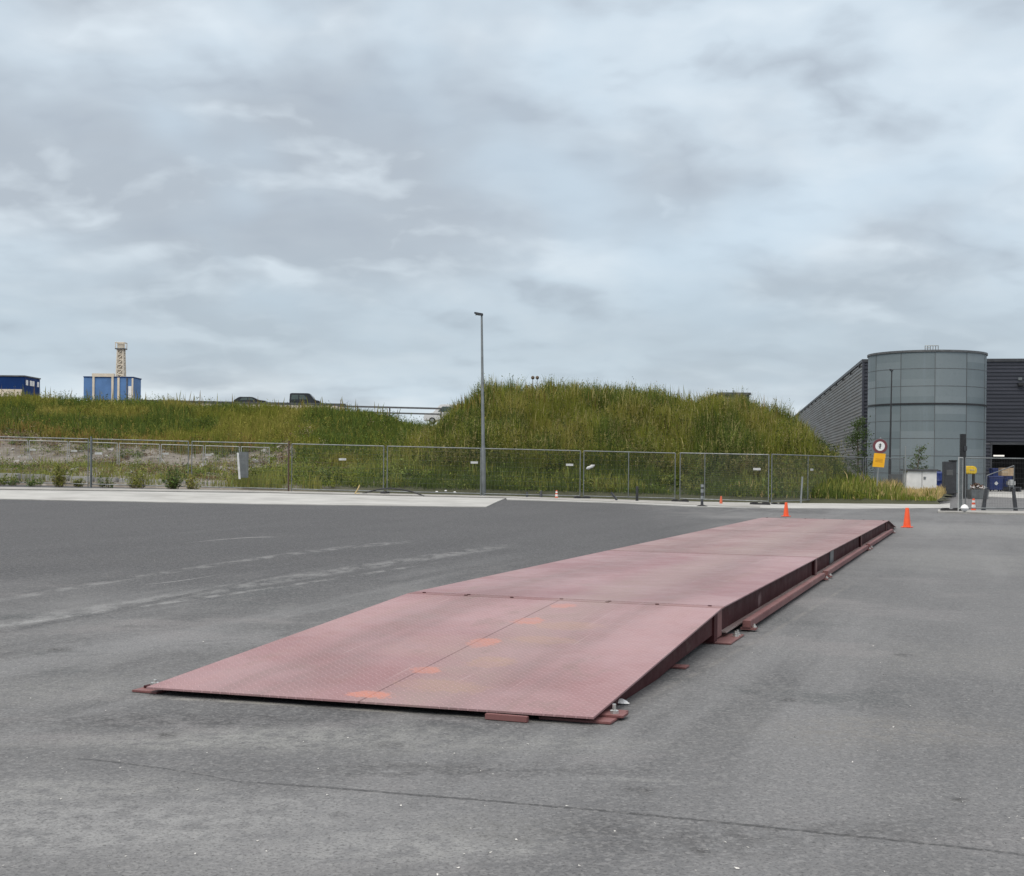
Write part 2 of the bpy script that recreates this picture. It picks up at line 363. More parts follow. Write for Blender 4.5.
def cladding(name, col, rough):
    m, h, b, tc = newmat(name)
    n = h.noise(h.mapv(tc, (.15, .15, 1.6)), 1.0, 5, .6)
    h.put(b.inputs['Base Color'], h.mix(h.ramp(n, .3, .7), tuple(q*.85 for q in col), tuple(q*1.2 for q in col)))
    b.inputs['Metallic'].default_value = 0.0; h.put(b.inputs['Roughness'], h.ramp(n, .3, .7, rough - .06, rough + .08)); return m
M['clad'] = cladding('dark_cladding', (.036, .039, .052), .45)
M['clad_side'] = cladding('sky_lit_cladding', (.125, .118, .105), .45)  # same siding as the front; its sky reflection is painted in as a paler tone
def tankmat():
    m, h, b, tc = newmat('tank_zinc_panels')
    x, y, z = h.sep(tc)
    ang = h.m('ARCTAN2', y, x)
    cell = h.comb(h.m('FLOOR', h.m('DIVIDE', h.m('SUBTRACT', ang, R(7.9)), 2*math.pi/11)), h.m('FLOOR', h.m('DIVIDE', h.m('SUBTRACT', z, .55), 1.135)), 0.0)
    w = h.n('ShaderNodeTexWhiteNoise'); h.put(w.inputs['Vector'], cell)
    c = h.mix(w.outputs['Value'], (.158, .195, .210), (.215, .253, .270))
    st = h.noise(h.mapv(tc, (2.2, 2.2, .12)), 1.0, 6, .65)
    c = h.mix(h.m('MULTIPLY', h.ramp(st, .5, .75), .4), c, (.215, .262, .295))
    c = h.mix(h.m('MULTIPLY', h.ramp(h.noise(tc, 6, 5, .7), .5, .75), .25), c, (.11, .145, .17))
    h.put(b.inputs['Base Color'], c); b.inputs['Metallic'].default_value = .25
    h.put(b.inputs['Roughness'], h.ramp(st, .3, .7, .45, .62)); return m
M['tank'] = tankmat()

# ------------------------------------------------------------------ the setting
def grid(name, xs, ys, zf, material, mask=None, smooth=True):
    X, Y = np.meshgrid(xs, ys); Z = zf(X, Y); nx, ny = len(xs), len(ys)
    v = np.stack([X, Y, Z], -1).reshape(-1, 3)
    fs = []
    for j in range(ny-1):
        for i in range(nx-1):
            if mask is None or mask(.5*(xs[i]+xs[i+1]), .5*(ys[j]+ys[j+1])):
                a = j*nx + i; fs.append((a, a+1, a+nx+1, a+nx))
    me = bpy.data.meshes.new(name); me.from_pydata(v.tolist(), [], fs); me.materials.append(material)
    if smooth: me.polygons.foreach_set('use_smooth', [True]*len(me.polygons))
    me.update(); o = bpy.data.objects.new(name, me); COL.objects.link(o); return o
xs = np.concatenate([np.linspace(-2500, -90, 12), np.arange(-80, 80.1, 2.0), np.linspace(90, 2500, 12)])
ys = np.concatenate([[-400, -100, -30, -10, 0], np.arange(4, 80, 1.0), np.linspace(85, 300, 14), np.linspace(400, 3500, 10)])
tag(grid('ground', xs, ys, G, M['asphalt']), kind='structure')

def strip(name, top, bot, dz, material, n=60, depth=.3, kind='structure'):
    """ground-hugging slab between two pixel polylines"""
    def samp(pl):
        pl = np.array(pl, float); t = np.concatenate([[0], np.cumsum(np.abs(np.diff(pl[:, 0])) + np.abs(np.diff(pl[:, 1])))]); tt = np.linspace(0, t[-1], n)
        return [gnd(a, b) for a, b in zip(np.interp(tt, t, pl[:, 0]), np.interp(tt, t, pl[:, 1]))]
    A, B = samp(top), samp(bot); mb = MB(); vs = []; K = 10; q = K + 3
    for a, b in zip(A, B):
        row = [a.lerp(b, k/K) for k in range(K+1)]
        row = [Vector((p.x, p.y, float(G(p.x, p.y)) + dz)) for p in row]
        vs += [row[0] - Vector((0, 0, depth))] + row + [row[-1] - Vector((0, 0, depth))]
    fs = [(q*i+k, q*i+k+1, q*(i+1)+k+1, q*(i+1)+k) for i in range(n-1) for k in range(q-1)]
    fs += [tuple(range(q)), tuple(range(q*(n-1), q*n))]
    mb.add(vs, fs); o = mb.build(name, material); return tag(o, kind=kind)
strip('concrete_apron', [(-120, 489.6), (0, 490.6), (260, 493.6), (505, 499)], [(-120, 498.6), (0, 499.6), (260, 504.6), (486, 507.6)], .025, M['concrete_pale'])
strip('kerb', [(-120, 487.0), (0, 488.2), (260, 491.6), (500, 497), (620, 500.5), (760, 506)], [(-120, 489.3), (0, 490.3), (260, 493.3), (505, 498.7), (620, 503), (760, 508.4)], .05, M['concrete'])
strip('pavement', [(505, 497.2), (620, 500.7), (700, 502.6), (780, 503.5), (860, 504.2), (950, 503.5)], [(507, 500.2), (620, 503.6), (700, 507.5), (780, 509), (860, 509.3), (950, 508.5)], .03, M['concrete_pale'])
strip('gate_pavement', [(938, 511), (990, 512.2), (1100, 513.5)], [(938, 513.0), (990, 514.5), (1100, 516)], .06, M['concrete'])
strip('forecourt', [(960, 489.4), (1010, 489.6), (1120, 490)], [(975, 496.5), (1020, 498.5), (1120, 500)], .03, M['concrete_pale'])

# embankment
MX = np.array([(430, 2.1), (440, 2.5), (450, 2.95), (461, 3.3), (473, 3.8), (484, 4.2), (520, 4.2), (560, 4.2), (640, 4.25), (700, 4.1), (745, 3.95), (768, 3.7), (790, 3.25), (805, 2.6), (820, 1.9), (838, 1.15), (860, .55), (890, .1), (920, 0.0)])
MXx = (MX[:, 0] - CX)/F*63.0
def vnoise(x, y, s, seed=0):
    x = np.asarray(x)/s; y = np.asarray(y)/s; ix = np.floor(x).astype(int); iy = np.floor(y).astype(int); fx = x-ix; fy = y-iy
    def hsh(a, b): q = np.sin(a*127.1 + b*311.7 + seed*74.7)*43758.5453; return q - np.floor(q)
    fx = fx*fx*(3-2*fx); fy = fy*fy*(3-2*fy)
    return (hsh(ix, iy)*(1-fx) + hsh(ix+1, iy)*fx)*(1-fy) + (hsh(ix, iy+1)*(1-fx) + hsh(ix+1, iy+1)*fx)*fy
def crest(x): return 4.69 - .03*np.clip(x, -60, 5) - np.interp(x, [-10, -7.7, -7, -5.2, -3], [0, .15, .5, .85, .9])
def T(x, y):
    x = np.asarray(x, float); y = np.asarray(y, float); g = G(x, y)
    hm = np.interp(x, MXx, MX[:, 1], left=2.4)*sst(-9, -3.4, x)
    prof = np.interp(y, [55.2, 56.5, 59, 61.5, 64, 66, 72, 84], [0, .16, .48, .80, .97, 1, 1, 0])
    mound = g + hm*prof
    xr = x*np.where(y > 82, 82/np.maximum(y, 82), 1.0)
    zc = crest(xr) - .72; s = (crest(xr) - CAMH)/82.0
    e = np.interp(y, [55, 58, 62, 66.5, 80.5], [0, .25, .55, .75, 1.0])
    emb = np.where(y < 66.5, np.interp(y, [55, 58, 62, 66.5], [.0, .35, .62, .85])*1.0 + g*.9, 0)
    k = np.clip((y - 66.5)/14, 0, 1); emb = np.where(y >= 66.5, (.85 + g*.9)*(1-k) + zc*k, emb)
    emb = np.where(y > 82, CAMH + s*y - .75, emb)*sst(10, 3, xr)
    emb = np.where(y > 255, emb*np.clip(1 - (y-255)/60, 0, 1), emb)
    a = np.maximum(mound, emb); dlt = np.abs(mound - emb); a = a + .25*np.maximum(0, .8 - dlt)**2
    a = a + (vnoise(x, y, 3.1, 1) - .5)*.28*sst(56, 59, y)*sst(21, 16, x) + (vnoise(x, y, 1.1, 2) - .5)*.14*sst(56, 59, y)
    return np.maximum(a, g + .04)
def vmask(x, y): return x < 18.6 + (y - 56)*.36 and not (x > 9 and y > 82) and not (x < 4 and y > 320)
xs = np.concatenate([np.arange(-120, -40, 4.0), np.arange(-40, 28, .6)])
ys = np.concatenate([np.arange(55.0, 86, .6), np.arange(87, 130, 3.0), np.arange(130, 330, 10.0)])
tag(grid('embankment', xs, ys, lambda x, y: np.where(y < 55.3, G(x, y) - .05, T(x, y)), M['embank'], vmask), kind='structure')

# ------------------------------------------------------------------ vegetation
def blades(P, H, Wd, tint, lean=.25, plume=None, name='grass', nl=None):
    """one mesh of grass blades: P (n,3) bases, H heights, Wd widths, tint (n,3)"""
    n = len(P); a = RNG.uniform(0, 2*np.pi, n); side = np.stack([np.cos(a), np.sin(a), np.zeros(n)], 1)
    side = side*.6 + np.array([1, 0, 0])*.6*np.sign(side[:, :1] + 1e-9); side /= np.linalg.norm(side, axis=1, keepdims=True)
    b = RNG.uniform(0, 2*np.pi, n); ln = RNG.uniform(0, 1, n)**1.5*lean
    ld = np.stack([np.cos(b)*ln, np.sin(b)*ln, np.ones(n)], 1)
    w0 = Wd*.5; pl = np.zeros(n, bool) if plume is None else RNG.random(n) < plume
    wm = np.where(pl, Wd*1.5, Wd*.75); w0 = np.where(pl, Wd*.3, w0); hm = np.where(pl, .72, .5)
    mid = P + np.stack([ld[:, 0]*H*hm*.6, ld[:, 1]*H*hm*.6, H*hm], 1); tip = P + ld*H[:, None]
    V = np.stack([P - side*w0[:, None], P + side*w0[:, None], mid - side*wm[:, None]*.5, mid + side*wm[:, None]*.5, tip], 1).reshape(-1, 3)
    k = np.arange(n)*5
    loops = np.stack([k, k+1, k+3, k+2, k+2, k+3, k+4], 1).reshape(-1)
    return raw_mesh(name, V, loops, np.tile([4, 3], n), np.repeat(tint, 5, 0))
def raw_mesh(name, V, loops, sizes, vcol):
    me = bpy.data.meshes.new(name); me.vertices.add(len(V)); me.vertices.foreach_set('co', np.ascontiguousarray(V, np.float32).ravel())
    me.loops.add(len(loops)); me.loops.foreach_set('vertex_index', loops.astype(np.int32))
    me.polygons.add(len(sizes)); st = np.concatenate([[0], np.cumsum(sizes)[:-1]]); me.polygons.foreach_set('loop_start', st.astype(np.int32))
    at_ = me.color_attributes.new('tint', 'FLOAT_COLOR', 'POINT')
    at_.data.foreach_set('color', np.concatenate([vcol, np.ones((len(V), 1))], 1).astype(np.float32).ravel())
    me.materials.append(M['leaf']); me.update(calc_edges=True); me.validate(); return me
def leaves(C, size, tint, name='leaves', up=.35):
    n = len(C); d = RNG.normal(size=(n, 3)); d[:, 2] = d[:, 2]*.5 + up; d /= np.linalg.norm(d, axis=1, keepdims=True)
    e = np.cross(d, RNG.normal(size=(n, 3))); e /= np.linalg.norm(e, axis=1, keepdims=True)
    L = size*RNG.uniform(.6, 1.4, n); Wd = L*RNG.uniform(.3, .5, n)
    V = np.stack([C, C + d*(L*.45)[:, None] + e*(Wd*.5)[:, None], C + d*L[:, None], C + d*(L*.45)[:, None] - e*(Wd*.5)[:, None]], 1).reshape(-1, 3)
    k = np.arange(n)*4
    return raw_mesh(name, V, np.stack([k, k+1, k+2, k+3], 1).reshape(-1), np.full(n, 4), np.repeat(tint, 4, 0))
def link(me, name, parent=None):
    o = bpy.data.objects.new(name, me); COL.objects.link(o); o.parent = parent; return o
def lerp(a, b, t): return np.asarray(a)[None]*(1-t[:, None]) + np.asarray(b)[None]*t[:, None]
OLIVE, STRAW, GREEN, DGREEN, OCHRE, RUST = (.112, .125, .020), (.31, .265, .12), (.088, .120, .024), (.036, .056, .014), (.175, .160, .040), (.16, .085, .035)
def jit(c, s=.22): return np.clip(1.55*c*(1 + RNG.normal(0, s, (len(c), 1))), .004, .9)

# tall grass on the mound
n = 240000
x = RNG.uniform(-8.5, 19.5, n); y = 55.5 + 14.5*RNG.random(n)**1.35
hm = T(x, y) - G(x, y)
keep = (hm > .22) & (RNG.random(n) < .3 + .9*vnoise(x, y, .8, 91)) & (x < 17 - 1.2*vnoise(x, y, 1, 81)) & (RNG.random(n) < .35 + .65*vnoise(x, y, .55, 3)) & ((x > -3.8) | (RNG.random(n) < .25))
x, y, hm = x[keep], y[keep], hm[keep]; n = len(x)
pn = .6*vnoise(x, y, 2.2, 5) + .4*vnoise(x, y, .8, 6); up = np.clip(hm/4.2, 0, 1)
H = (.35 + .8*sst(.12, .45, up))*(.40 + 1.1*vnoise(x, y, 1.0, 8))*RNG.uniform(.55, 1.15, n)
t = jit(lerp(OLIVE, OCHRE, sst(.40, .66, pn + RNG.normal(0, .17, n))))
g = sst(.42, .60, vnoise(x, y, 1.5, 9))*(RNG.random(n) < .8); t = t*(1-g[:, None]) + jit(lerp(GREEN, DGREEN, RNG.random(n)))*g[:, None]
lowg = sst(.36, .14, up)*(RNG.random(n) < .93); t = t*(1-lowg[:, None]) + jit(lerp((.085, .112, .030), DGREEN, RNG.random(n)))*lowg[:, None]
st = RNG.random(n) < .09*sst(.2, .4, up); t[st] = jit(np.tile(STRAW, (st.sum(), 1)))
base = np.stack([x, y, T(x, y) - .03], 1)
g_ob = link(blades(base, H, RNG.uniform(.010, .022, n), t, .45, .30, 'mound_grass'), 'mound_grass')
tag(g_ob, 'tall olive and ochre grass covering the high mound behind the fence', 'grass', kind='stuff')
# tall leafy stalks standing through the grass: narrow columns of small leaves and seed tufts
def stalks(bx, by, hh, cols, per, size, name, label, wid=.045):
    n_ = len(bx); per_n = RNG.integers(per[0], per[1], n_); k = np.repeat(np.arange(n_), per_n); m = len(k)
    f = RNG.uniform(.18, 1.05, m); lean = RNG.normal(0, .10, (n_, 2))
    C_ = np.stack([bx[k] + lean[k, 0]*f*hh[k] + RNG.normal(0, wid, m)*(1.25 - .8*f), by[k] + lean[k, 1]*f*hh[k] + RNG.normal(0, wid, m), T(bx, by)[k] + f*hh[k]], 1)
    tag(link(leaves(C_, size, np.clip(cols[k]*RNG.uniform(.82, 1.2, (m, 1)), .01, .6), name, 1.3), name), label, 'weeds', kind='stuff')
sx_ = RNG.uniform(-8, 17, 26000); sy_ = 56.5 + 13*RNG.random(26000)**1.25; sh = T(sx_, sy_) - G(sx_, sy_)
kk = (sh > .9) & (RNG.random(26000) < .15 + 1.1*vnoise(sx_, sy_, .6, 71)) & ((sx_ > -3.8) | (RNG.random(26000) < .2)); sx_, sy_, sh = sx_[kk], sy_[kk], sh[kk]; q = len(sx_)
pal = np.array([OLIVE, OCHRE, GREEN, DGREEN, (.20, .18, .075), (.13, .15, .045), (.028, .040, .012), (.20, .165, .07)])  # near-black green puts the shaded gaps between stalks into the colour
sel = np.clip((vnoise(sx_, sy_, 1.3, 73)*5 + RNG.random(q)*4.2 - .6).astype(int), 0, 7)
stalks(sx_, sy_, RNG.uniform(.55, 1.25, q)*(.40 + 1.05*vnoise(sx_, sy_, 1.0, 8)), jit(pal[sel], .25)*.8, (10, 26), .075, 'mound_weeds', 'tall leafy weeds growing through the grass of the high mound')
# single stalks standing above the crest
n = 900
x = RNG.uniform(-3, 15, n); y = RNG.uniform(62, 68, n); k = T(x, y) - G(x, y) > 2; x, y = x[k], y[k]; n = len(x)
stalk = (np.stack([x, y, T(x, y)], 1), RNG.uniform(.8, 1.45, n)*(.8 + .4*vnoise(x, y, 1.2, 4)), np.full(n, .028), jit(lerp(OLIVE, RUST, RNG.random(n)*.7)))
tag(link(blades(*stalk, .25, .8, 'seed_stalks'), 'seed_stalks'), 'thin seed stalks standing above the mound crest', 'grass', kind='stuff')

n = 420
x = RNG.uniform(-36, -7, n); y = RNG.uniform(80.5, 82.5, n); k = RNG.random(n) < vnoise(x, y*0, 1.3, 31); x, y = x[k], y[k]; n = len(x)
tag(link(blades(np.stack([x, y, T(x, y)], 1), RNG.uniform(.6, 1.45, n), np.full(n, .035), jit(lerp(OLIVE, RUST, RNG.random(n)*.7)), .2, .8, 'crest_stalks'), 'crest_stalks'), 'thin weed stalks along the crest of the left embankment', 'grass', kind='stuff')

# grass on the long embankment at the left
n = 230000
x = RNG.uniform(-46, 2, n); y = RNG.uniform(67.0, 84.0, n)**1.0
edge = 72.2 + 2.2*(vnoise(x, y*0 + 3, 2.5, 12) - .5)*2 - 14*sst(-12.5, -8, x) - 1.4*sst(-26, -12, x)
keep = (y > edge) | (RNG.random(n) < .012); keep &= RNG.random(n) < .4 + .6*vnoise(x, y, .7, 13)
x, y, edge = x[keep], y[keep], edge[keep]; n = len(x)
pn = .6*vnoise(x, y, 2.6, 15) + .4*vnoise(x, y, .9, 16)
t = jit(lerp(OLIVE, OCHRE, sst(.40, .72, pn + RNG.normal(0, .15, n) + .10*sst(-12, -30, x))))
g = sst(.42, .60, vnoise(x, y, 2.3, 19) + .14*sst(-20, -8, x))*(RNG.random(n) < .8); t = t*(1-g[:, None]) + jit(lerp(GREEN, DGREEN, RNG.random(n)))*g[:, None]
low = (y < edge + 1.6) & (RNG.random(n) < .45) & (x < -14); t[low] = jit(lerp(RUST, OCHRE, RNG.random(low.sum())), .3)
H = RNG.uniform(.3, .8, n)*(.5 + .85*vnoise(x, y, .9, 18))
base = np.stack([x, y, T(x, y) - .03], 1)
tag(link(blades(base, H, RNG.uniform(.012, .028, n), t, .5, .3, 'embankment_grass'), 'embankment_grass'),
    'olive grass and weeds along the embankment top at the left', 'grass', kind='stuff')
k = RNG.integers(0, n, 13000); k = k[RNG.random(len(k)) < .15 + 1.1*vnoise(x[k], y[k], .7, 77)]
stalks(x[k], y[k], RNG.uniform(.35, .95, len(k))*(.55 + .75*vnoise(x[k], y[k], .8, 79)), t[k]*RNG.uniform(.7, 1.2, (len(k), 1)), (8, 22), .085, 'embankment_weeds', 'leafy weeds growing through the left embankment grass', .06)

# low leafy weeds along the foot of the banks
cx, cy = [], []
for _ in range(1500):
    a = random.uniform(-44, 18); b_ = 55.6 + 8.5*random.random()**1.2
    if a < -12 and (b_ < 57.5 or b_ > 66.5 or random.random() < .72): continue
    if a > -3 and b_ > 60.5 - .25*max(0, a - 10): continue
    if a > 15.2: continue
    cx.append(a); cy.append(b_)
for _ in range(380): cx.append(random.uniform(-13, -2)); cy.append(random.uniform(58, 78))
for _ in range(260): cx.append(random.uniform(-42, -10)); cy.append(random.uniform(71.5, 78))
for _ in range(1500):      # scattered growth over the bare bank at the left
    a, b_ = random.uniform(-42, -8), 56.5 + 17*random.random()**.8
    if vnoise(a, b_, 2.4, 51) > .33: cx.append(a); cy.append(b_)
C, TT = [], []
for a, b_ in zip(cx, cy):
    k = random.randint(60, 190); r = random.uniform(.15, .75); hh = random.uniform(.15, .6)*(1.9 if random.random() < .18 else 1)
    if a < -12: hh *= .7; k = int(k*.6)
    d = RNG.normal(size=(k, 3)); d /= np.linalg.norm(d, axis=1, keepdims=True); d *= RNG.random((k, 1))**.7
    p = np.stack([a + d[:, 0]*r*1.3, b_ + d[:, 1]*r, np.abs(d[:, 2])*hh*RNG.uniform(.4, 1.3, k) + .02], 1); p[:, 2] += T(p[:, 0], p[:, 1]); C.append(p)
    base_c = random.choice([GREEN, GREEN, DGREEN, OLIVE, OLIVE, (.07, .10, .035), (.13, .14, .04), (.115, .145, .038)])
    if (a < -12 and random.random() < .35) or (b_ > 59 and random.random() < .14): base_c = random.choice([(.14, .10, .055), (.19, .16, .10), (.12, .08, .05)])
    TT.append(jit(np.tile(base_c, (k, 1)), .3))
tag(link(leaves(np.concatenate(C), .10, np.concatenate(TT), 'bank_weeds', .6), 'bank_weeds'), 'low green weeds along the foot of the bank behind the fence', 'weeds', kind='stuff')
# grass threaded through them
n = 70000
x = RNG.uniform(-42, 17, n); y = np.where(x < -8, 53.95, 55.6) + 13*RNG.random(n)**1.3; k = (RNG.random(n) < .9*sst(.35, .75, vnoise(x, y, 1.3, 61))) & ((x > -12) | (RNG.random(n) < .5)); x, y = x[k], y[k]; n = len(x)
t = jit(lerp((.115, .145, .038), OCHRE, RNG.random(n)))
tag(link(blades(np.stack([x, y, T(x, y) - .02], 1), RNG.uniform(.2, .75, n)*np.where(x < -12, .7, 1), RNG.uniform(.012, .026, n), t, .55, .3, 'bank_grass'), 'bank_grass'), 'thin grass growing between the weeds at the foot of the bank', 'grass', kind='stuff')

# rough verge at the right, green to straw
n = 60000
x = RNG.uniform(9, 25, n); y = RNG.uniform(55.4, 76, n)
keep = (x < 18.3 + (y - 56)*.36) & (T(x, y) - G(x, y) < .6) & ((y < 68) | (RNG.random(n) < .5)) & (RNG.random(n) < .4 + .6*vnoise(x, y, .6, 23))
x, y = x[keep], y[keep]; n = len(x); q = x/y*F + CX
dry = sst(862, 898, q + 26*(vnoise(x, y, 1.1, 25) - .5))*sst(55.6, 57.5, y)
H = RNG.uniform(.3, .85, n)*(.5 + .8*vnoise(x, y, .8, 28))*np.where(y < 56.6, .5, 1)*(1 - .38*sst(890, 910, q))
t = jit(lerp(GREEN, OLIVE, RNG.random(n))); s_ = (RNG.random(n) < .2 + .78*dry); t[s_] = jit(lerp((.37, .29, .145), (.25, .19, .075), RNG.random(s_.sum())))
tag(link(blades(np.stack([x, y, T(x, y) - .02], 1), H, RNG.uniform(.018, .035, n), t, .5, .4, 'verge_grass'), 'verge_grass'),
    'rough verge grass turning straw yellow near the white cabinet', 'grass', kind='stuff')

# rubble on the soil bank at the left
mb = MB()
for _ in range(1300):
    a, b_ = random.uniform(-40, -9), random.uniform(57.5, 72.5); r = random.uniform(.04, .16)*(2.0 if random.random() < .06 else 1); z = float(T(a, b_))
    vs = [Vector((a, b_, z)) + Vector((random.uniform(-1, 1)*r, random.uniform(-1, 1)*r, random.uniform(-.2, .9)*r)) for _ in range(4)]
    mb.add(vs, [(0, 1, 2), (0, 2, 3), (0, 3, 1), (1, 3, 2)])
tag(mb.build('rubble', M['concrete']), 'grey rubble strewn over the bare bank at the left', 'rubble', kind='stuff')
# loose chips on the asphalt
mb = MB()
for _ in range(230):
    px, py = random.uniform(0, 1024), 520 + 356*random.random()**.7; p = gnd(px, py); d_ = p - Vector((-.95, 11.97, 0))
    lx, ly = d_.x*.9396 - d_.y*.3423, d_.x*.3423 + d_.y*.9396
    if -.3 < lx < 3.2 and -4 < ly < 21: continue
    r = random.uniform(.003, .010)*(1.4 if random.random() < .05 else 1)
    vs = [p + Vector((random.uniform(-1, 1)*r, random.uniform(-1, 1)*r, random.uniform(0, .8)*r)) for _ in range(5)]
    mb.add(vs, [(0, 1, 2), (0, 2, 3), (0, 3, 1), (1, 3, 2), (0, 4, 1), (4, 2, 1)])
tag(mb.build('stone_chips', M['stone']), 'pale stone chips scattered over the asphalt yard', 'stone chips', kind='stuff')

def weed_plant(p, hh, r, nst, cols, label, group=None):
    t_ = thing('weed_plant', label, 'weed', p, 0, group); C, TT = [], []; mb = MB()
    cx_ = [Vector((random.uniform(-1, 1)*r*.8, random.uniform(-.5, .5)*r, 0)) for _ in range(4)]
    for _ in range(int(nst*1.7)):
        c0 = random.choice(cx_); a = random.uniform(0, 6.28); q = random.random()**.6*r*.7; h_ = hh*random.triangular(.15, 1.3, .5)
        tip = c0 + Vector((math.cos(a)*q, math.sin(a)*q, h_)); root = c0*.9 + Vector((math.cos(a)*q*.3, math.sin(a)*q*.3, 0)); mb.tube(root, tip, .005, 4, .002)
        k = int(8 + 16*h_); s_ = RNG.uniform(.1, 1.05, k); pp = np.stack([root.x + (tip.x-root.x)*s_, root.y + (tip.y-root.y)*s_, h_*s_], 1) + RNG.normal(0, .03, (k, 3)); C.append(pp)
        TT.append(jit(np.tile(random.choice(cols), (k, 1)), .3))
    mb.build('stem', M['bark'], t_); link(leaves(np.concatenate(C), .09, np.concatenate(TT), 'foliage', .7), 'foliage', t_); return t_
YG = [(.16, .17, .04), (.11, .13, .03), (.2, .18, .06)]; GG = [(.07, .11, .03), (.05, .085, .025), (.12, .14, .04)]
for px, hh, r, ns, cl, lb in [
    (8, .42, .45, 22, GG, 'low green weed at the far left end of the concrete blocks'),
    (33, .36, .40, 18, GG, 'small green weed before the blocks under the leftmost brace'),
    (62, .95, .42, 34, YG, 'tall yellow-green weed just left of the double fence post'),
    (77, .38, .32, 16, YG, 'short weed squeezed beside the double fence post'),
    (107, .38, .30, 14, GG, 'sparse green weed right of the double fence post'),
    (137, .80, .50, 26, YG, 'yellowish weed clump between the double post and the big green bush'),
    (171, .95, .60, 46, GG, 'broad bushy green weed against the mesh fence'),
    (193, .70, .42, 22, YG, 'pale green weed on the right flank of the big bushy one')]:
    weed_plant(below(px, 53.0 + .9*((px*7) % 10)/10), hh, r, ns, cl, lb)

def tree(p, hh, r, nl, label, col, trunk_r=.05, zlo=.3, group=None):
    t_ = thing('sapling', label, 'tree', p, random.uniform(0, 6)); mb = MB(); ends = []
    mb.tube((0, 0, 0), (.05, .03, hh*.55), trunk_r, 7, trunk_r*.6); mb.tube((.05, .03, hh*.55), (0, .1, hh*.97), trunk_r*.6, 6, .008)
    for i in range(26):
        f = random.uniform(zlo, .93); a = random.uniform(0, 6.28); L = r*(1.15 - f*.75)*random.uniform(.6, 1.2); b0 = Vector((.05*f, .06*f, hh*f))
        e = b0 + Vector((math.cos(a)*L, math.sin(a)*L, L*random.uniform(.3, .9))); mb.tube(b0, e, trunk_r*.28, 5, .004); ends.append((b0, e))
    mb.build('trunk', M['bark'], t_)
    C = []
    for _ in range(nl):
        b0, e = random.choice(ends); s = random.random()**.5; C.append(b0.lerp(e, s) + Vector(RNG.normal(0, .09*r + .04, 3)))
    C = np.array(C); link(leaves(C, .13, jit(lerp(col, DGREEN, RNG.random(nl)), .3), 'crown'), 'crown', t_); return t_
tree(below(827, 84), 3.4, 1.1, 1500, 'dark bushy sapling before the ribbed side wall beside the mound', (.035, .05, .022), .06, .1)
tree(below(858, 80), 4.6, 1.2, 2300, 'tall leafy sapling against the left edge of the steel tank', (.05, .075, .028), .07, .15)
tree(below(918, 77), 3.0, .75, 520, 'thin young sapling standing behind the white cabinet', (.055, .075, .03), .04, .3)

# ------------------------------------------------------------------ weighbridge
WX, WY, TH, W, L, ZT = -.95, 11.967, .3494, 2.905, 6.75, .2935
wb = thing('weighbridge', 'long red oxide steel vehicle weighbridge with sloping end ramps on the asphalt', 'weighbridge', (WX, WY, 0), -TH)
JW = .15
for i in range(3):
    mb = MB().box(0, W, i*L + (JW if i == 0 else .05), (i+1)*L - (.004 if i < 2 else JW), ZT - .012, ZT)
    mb.build('deck_plate', M['deck'] if i == 0 else M['deck2'], wb, bevel=.002)
    for sx in (1, -1):
        X = lambda a: W - a if sx > 0 else a
        pr = lambda a, b_: (min(X(a), X(b_)), max(X(a), X(b_)))
        y0, y1 = i*L + (.26 if i == 0 else .06), (i+1)*L - .135
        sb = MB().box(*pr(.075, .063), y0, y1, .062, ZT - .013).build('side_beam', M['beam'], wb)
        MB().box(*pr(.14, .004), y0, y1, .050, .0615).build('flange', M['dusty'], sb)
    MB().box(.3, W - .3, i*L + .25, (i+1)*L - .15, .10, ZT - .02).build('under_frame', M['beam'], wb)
for y0, y1 in ((.0, JW - .004), (3*L - JW + .004, 3*L)):
    j = MB().box(0, W, y0, y1, ZT - .016, ZT - .0015).build('joint_plate', M['joint'], wb, bevel=.002)
    for k in range(7):
        for yy in ((y0+y1)/2 - .035, (y0+y1)/2 + .035):
            if (k + int(yy*100)) % 3: MB().lathe([(.018, 0), (.018, .006), (.012, .008)], 6, (.12 + k*(W-.24)/6, yy, ZT - .0016)).build('bolt', M['beam'], j)
for i in (1, 2):
    MB().box(0, W, i*L + .0, i*L + .046, ZT - .016, ZT - .003).build('joint_plate', M['joint'], wb)
    # end columns and red fish plates at joints, on both sides
for i in range(4):
    yj = i*L
    for sx in (1, -1):
        X = lambda a: W - a if sx > 0 else a
        pr = lambda a, b_: (min(X(a), X(b_)), max(X(a), X(b_)))
        y_a = yj - .20 if i < 3 else yj - .02
        MB().box(*pr(.19, .030), yj - (.13 if i else .15), yj - .006, .016, ZT - .018).build('column', M['beam'], wb, bevel=.004)
        MB().box(*pr(.055, .043), yj + (.03 if i < 3 else -.30), yj + (.25 if i < 3 else -.14), .03, ZT - .02).build('fish_plate', M['rail'], wb, bevel=.002)
        bp = MB().box(*pr(.45, -.105), yj - .12, yj + (.52 if i < 3 else .1), .002, .015).build('base_plate', M['rail'], wb, bevel=.003)
        for yy in (yj + .34, yj + .44) if i < 3 else (yj - .05,):
            MB().lathe([(.03, .015), (.03, .021), (.02, .021), (.02, .040), (.010, .041), (.010, .062)], 8, (X(-.06), yy, 0)).build('bolt', M['chrome'], bp)
MB().box(W - .062, W - .050, L + 1.9, L + 2.35, .075, ZT - .04).build('nameplate', M['galv'], wb, bevel=.002)
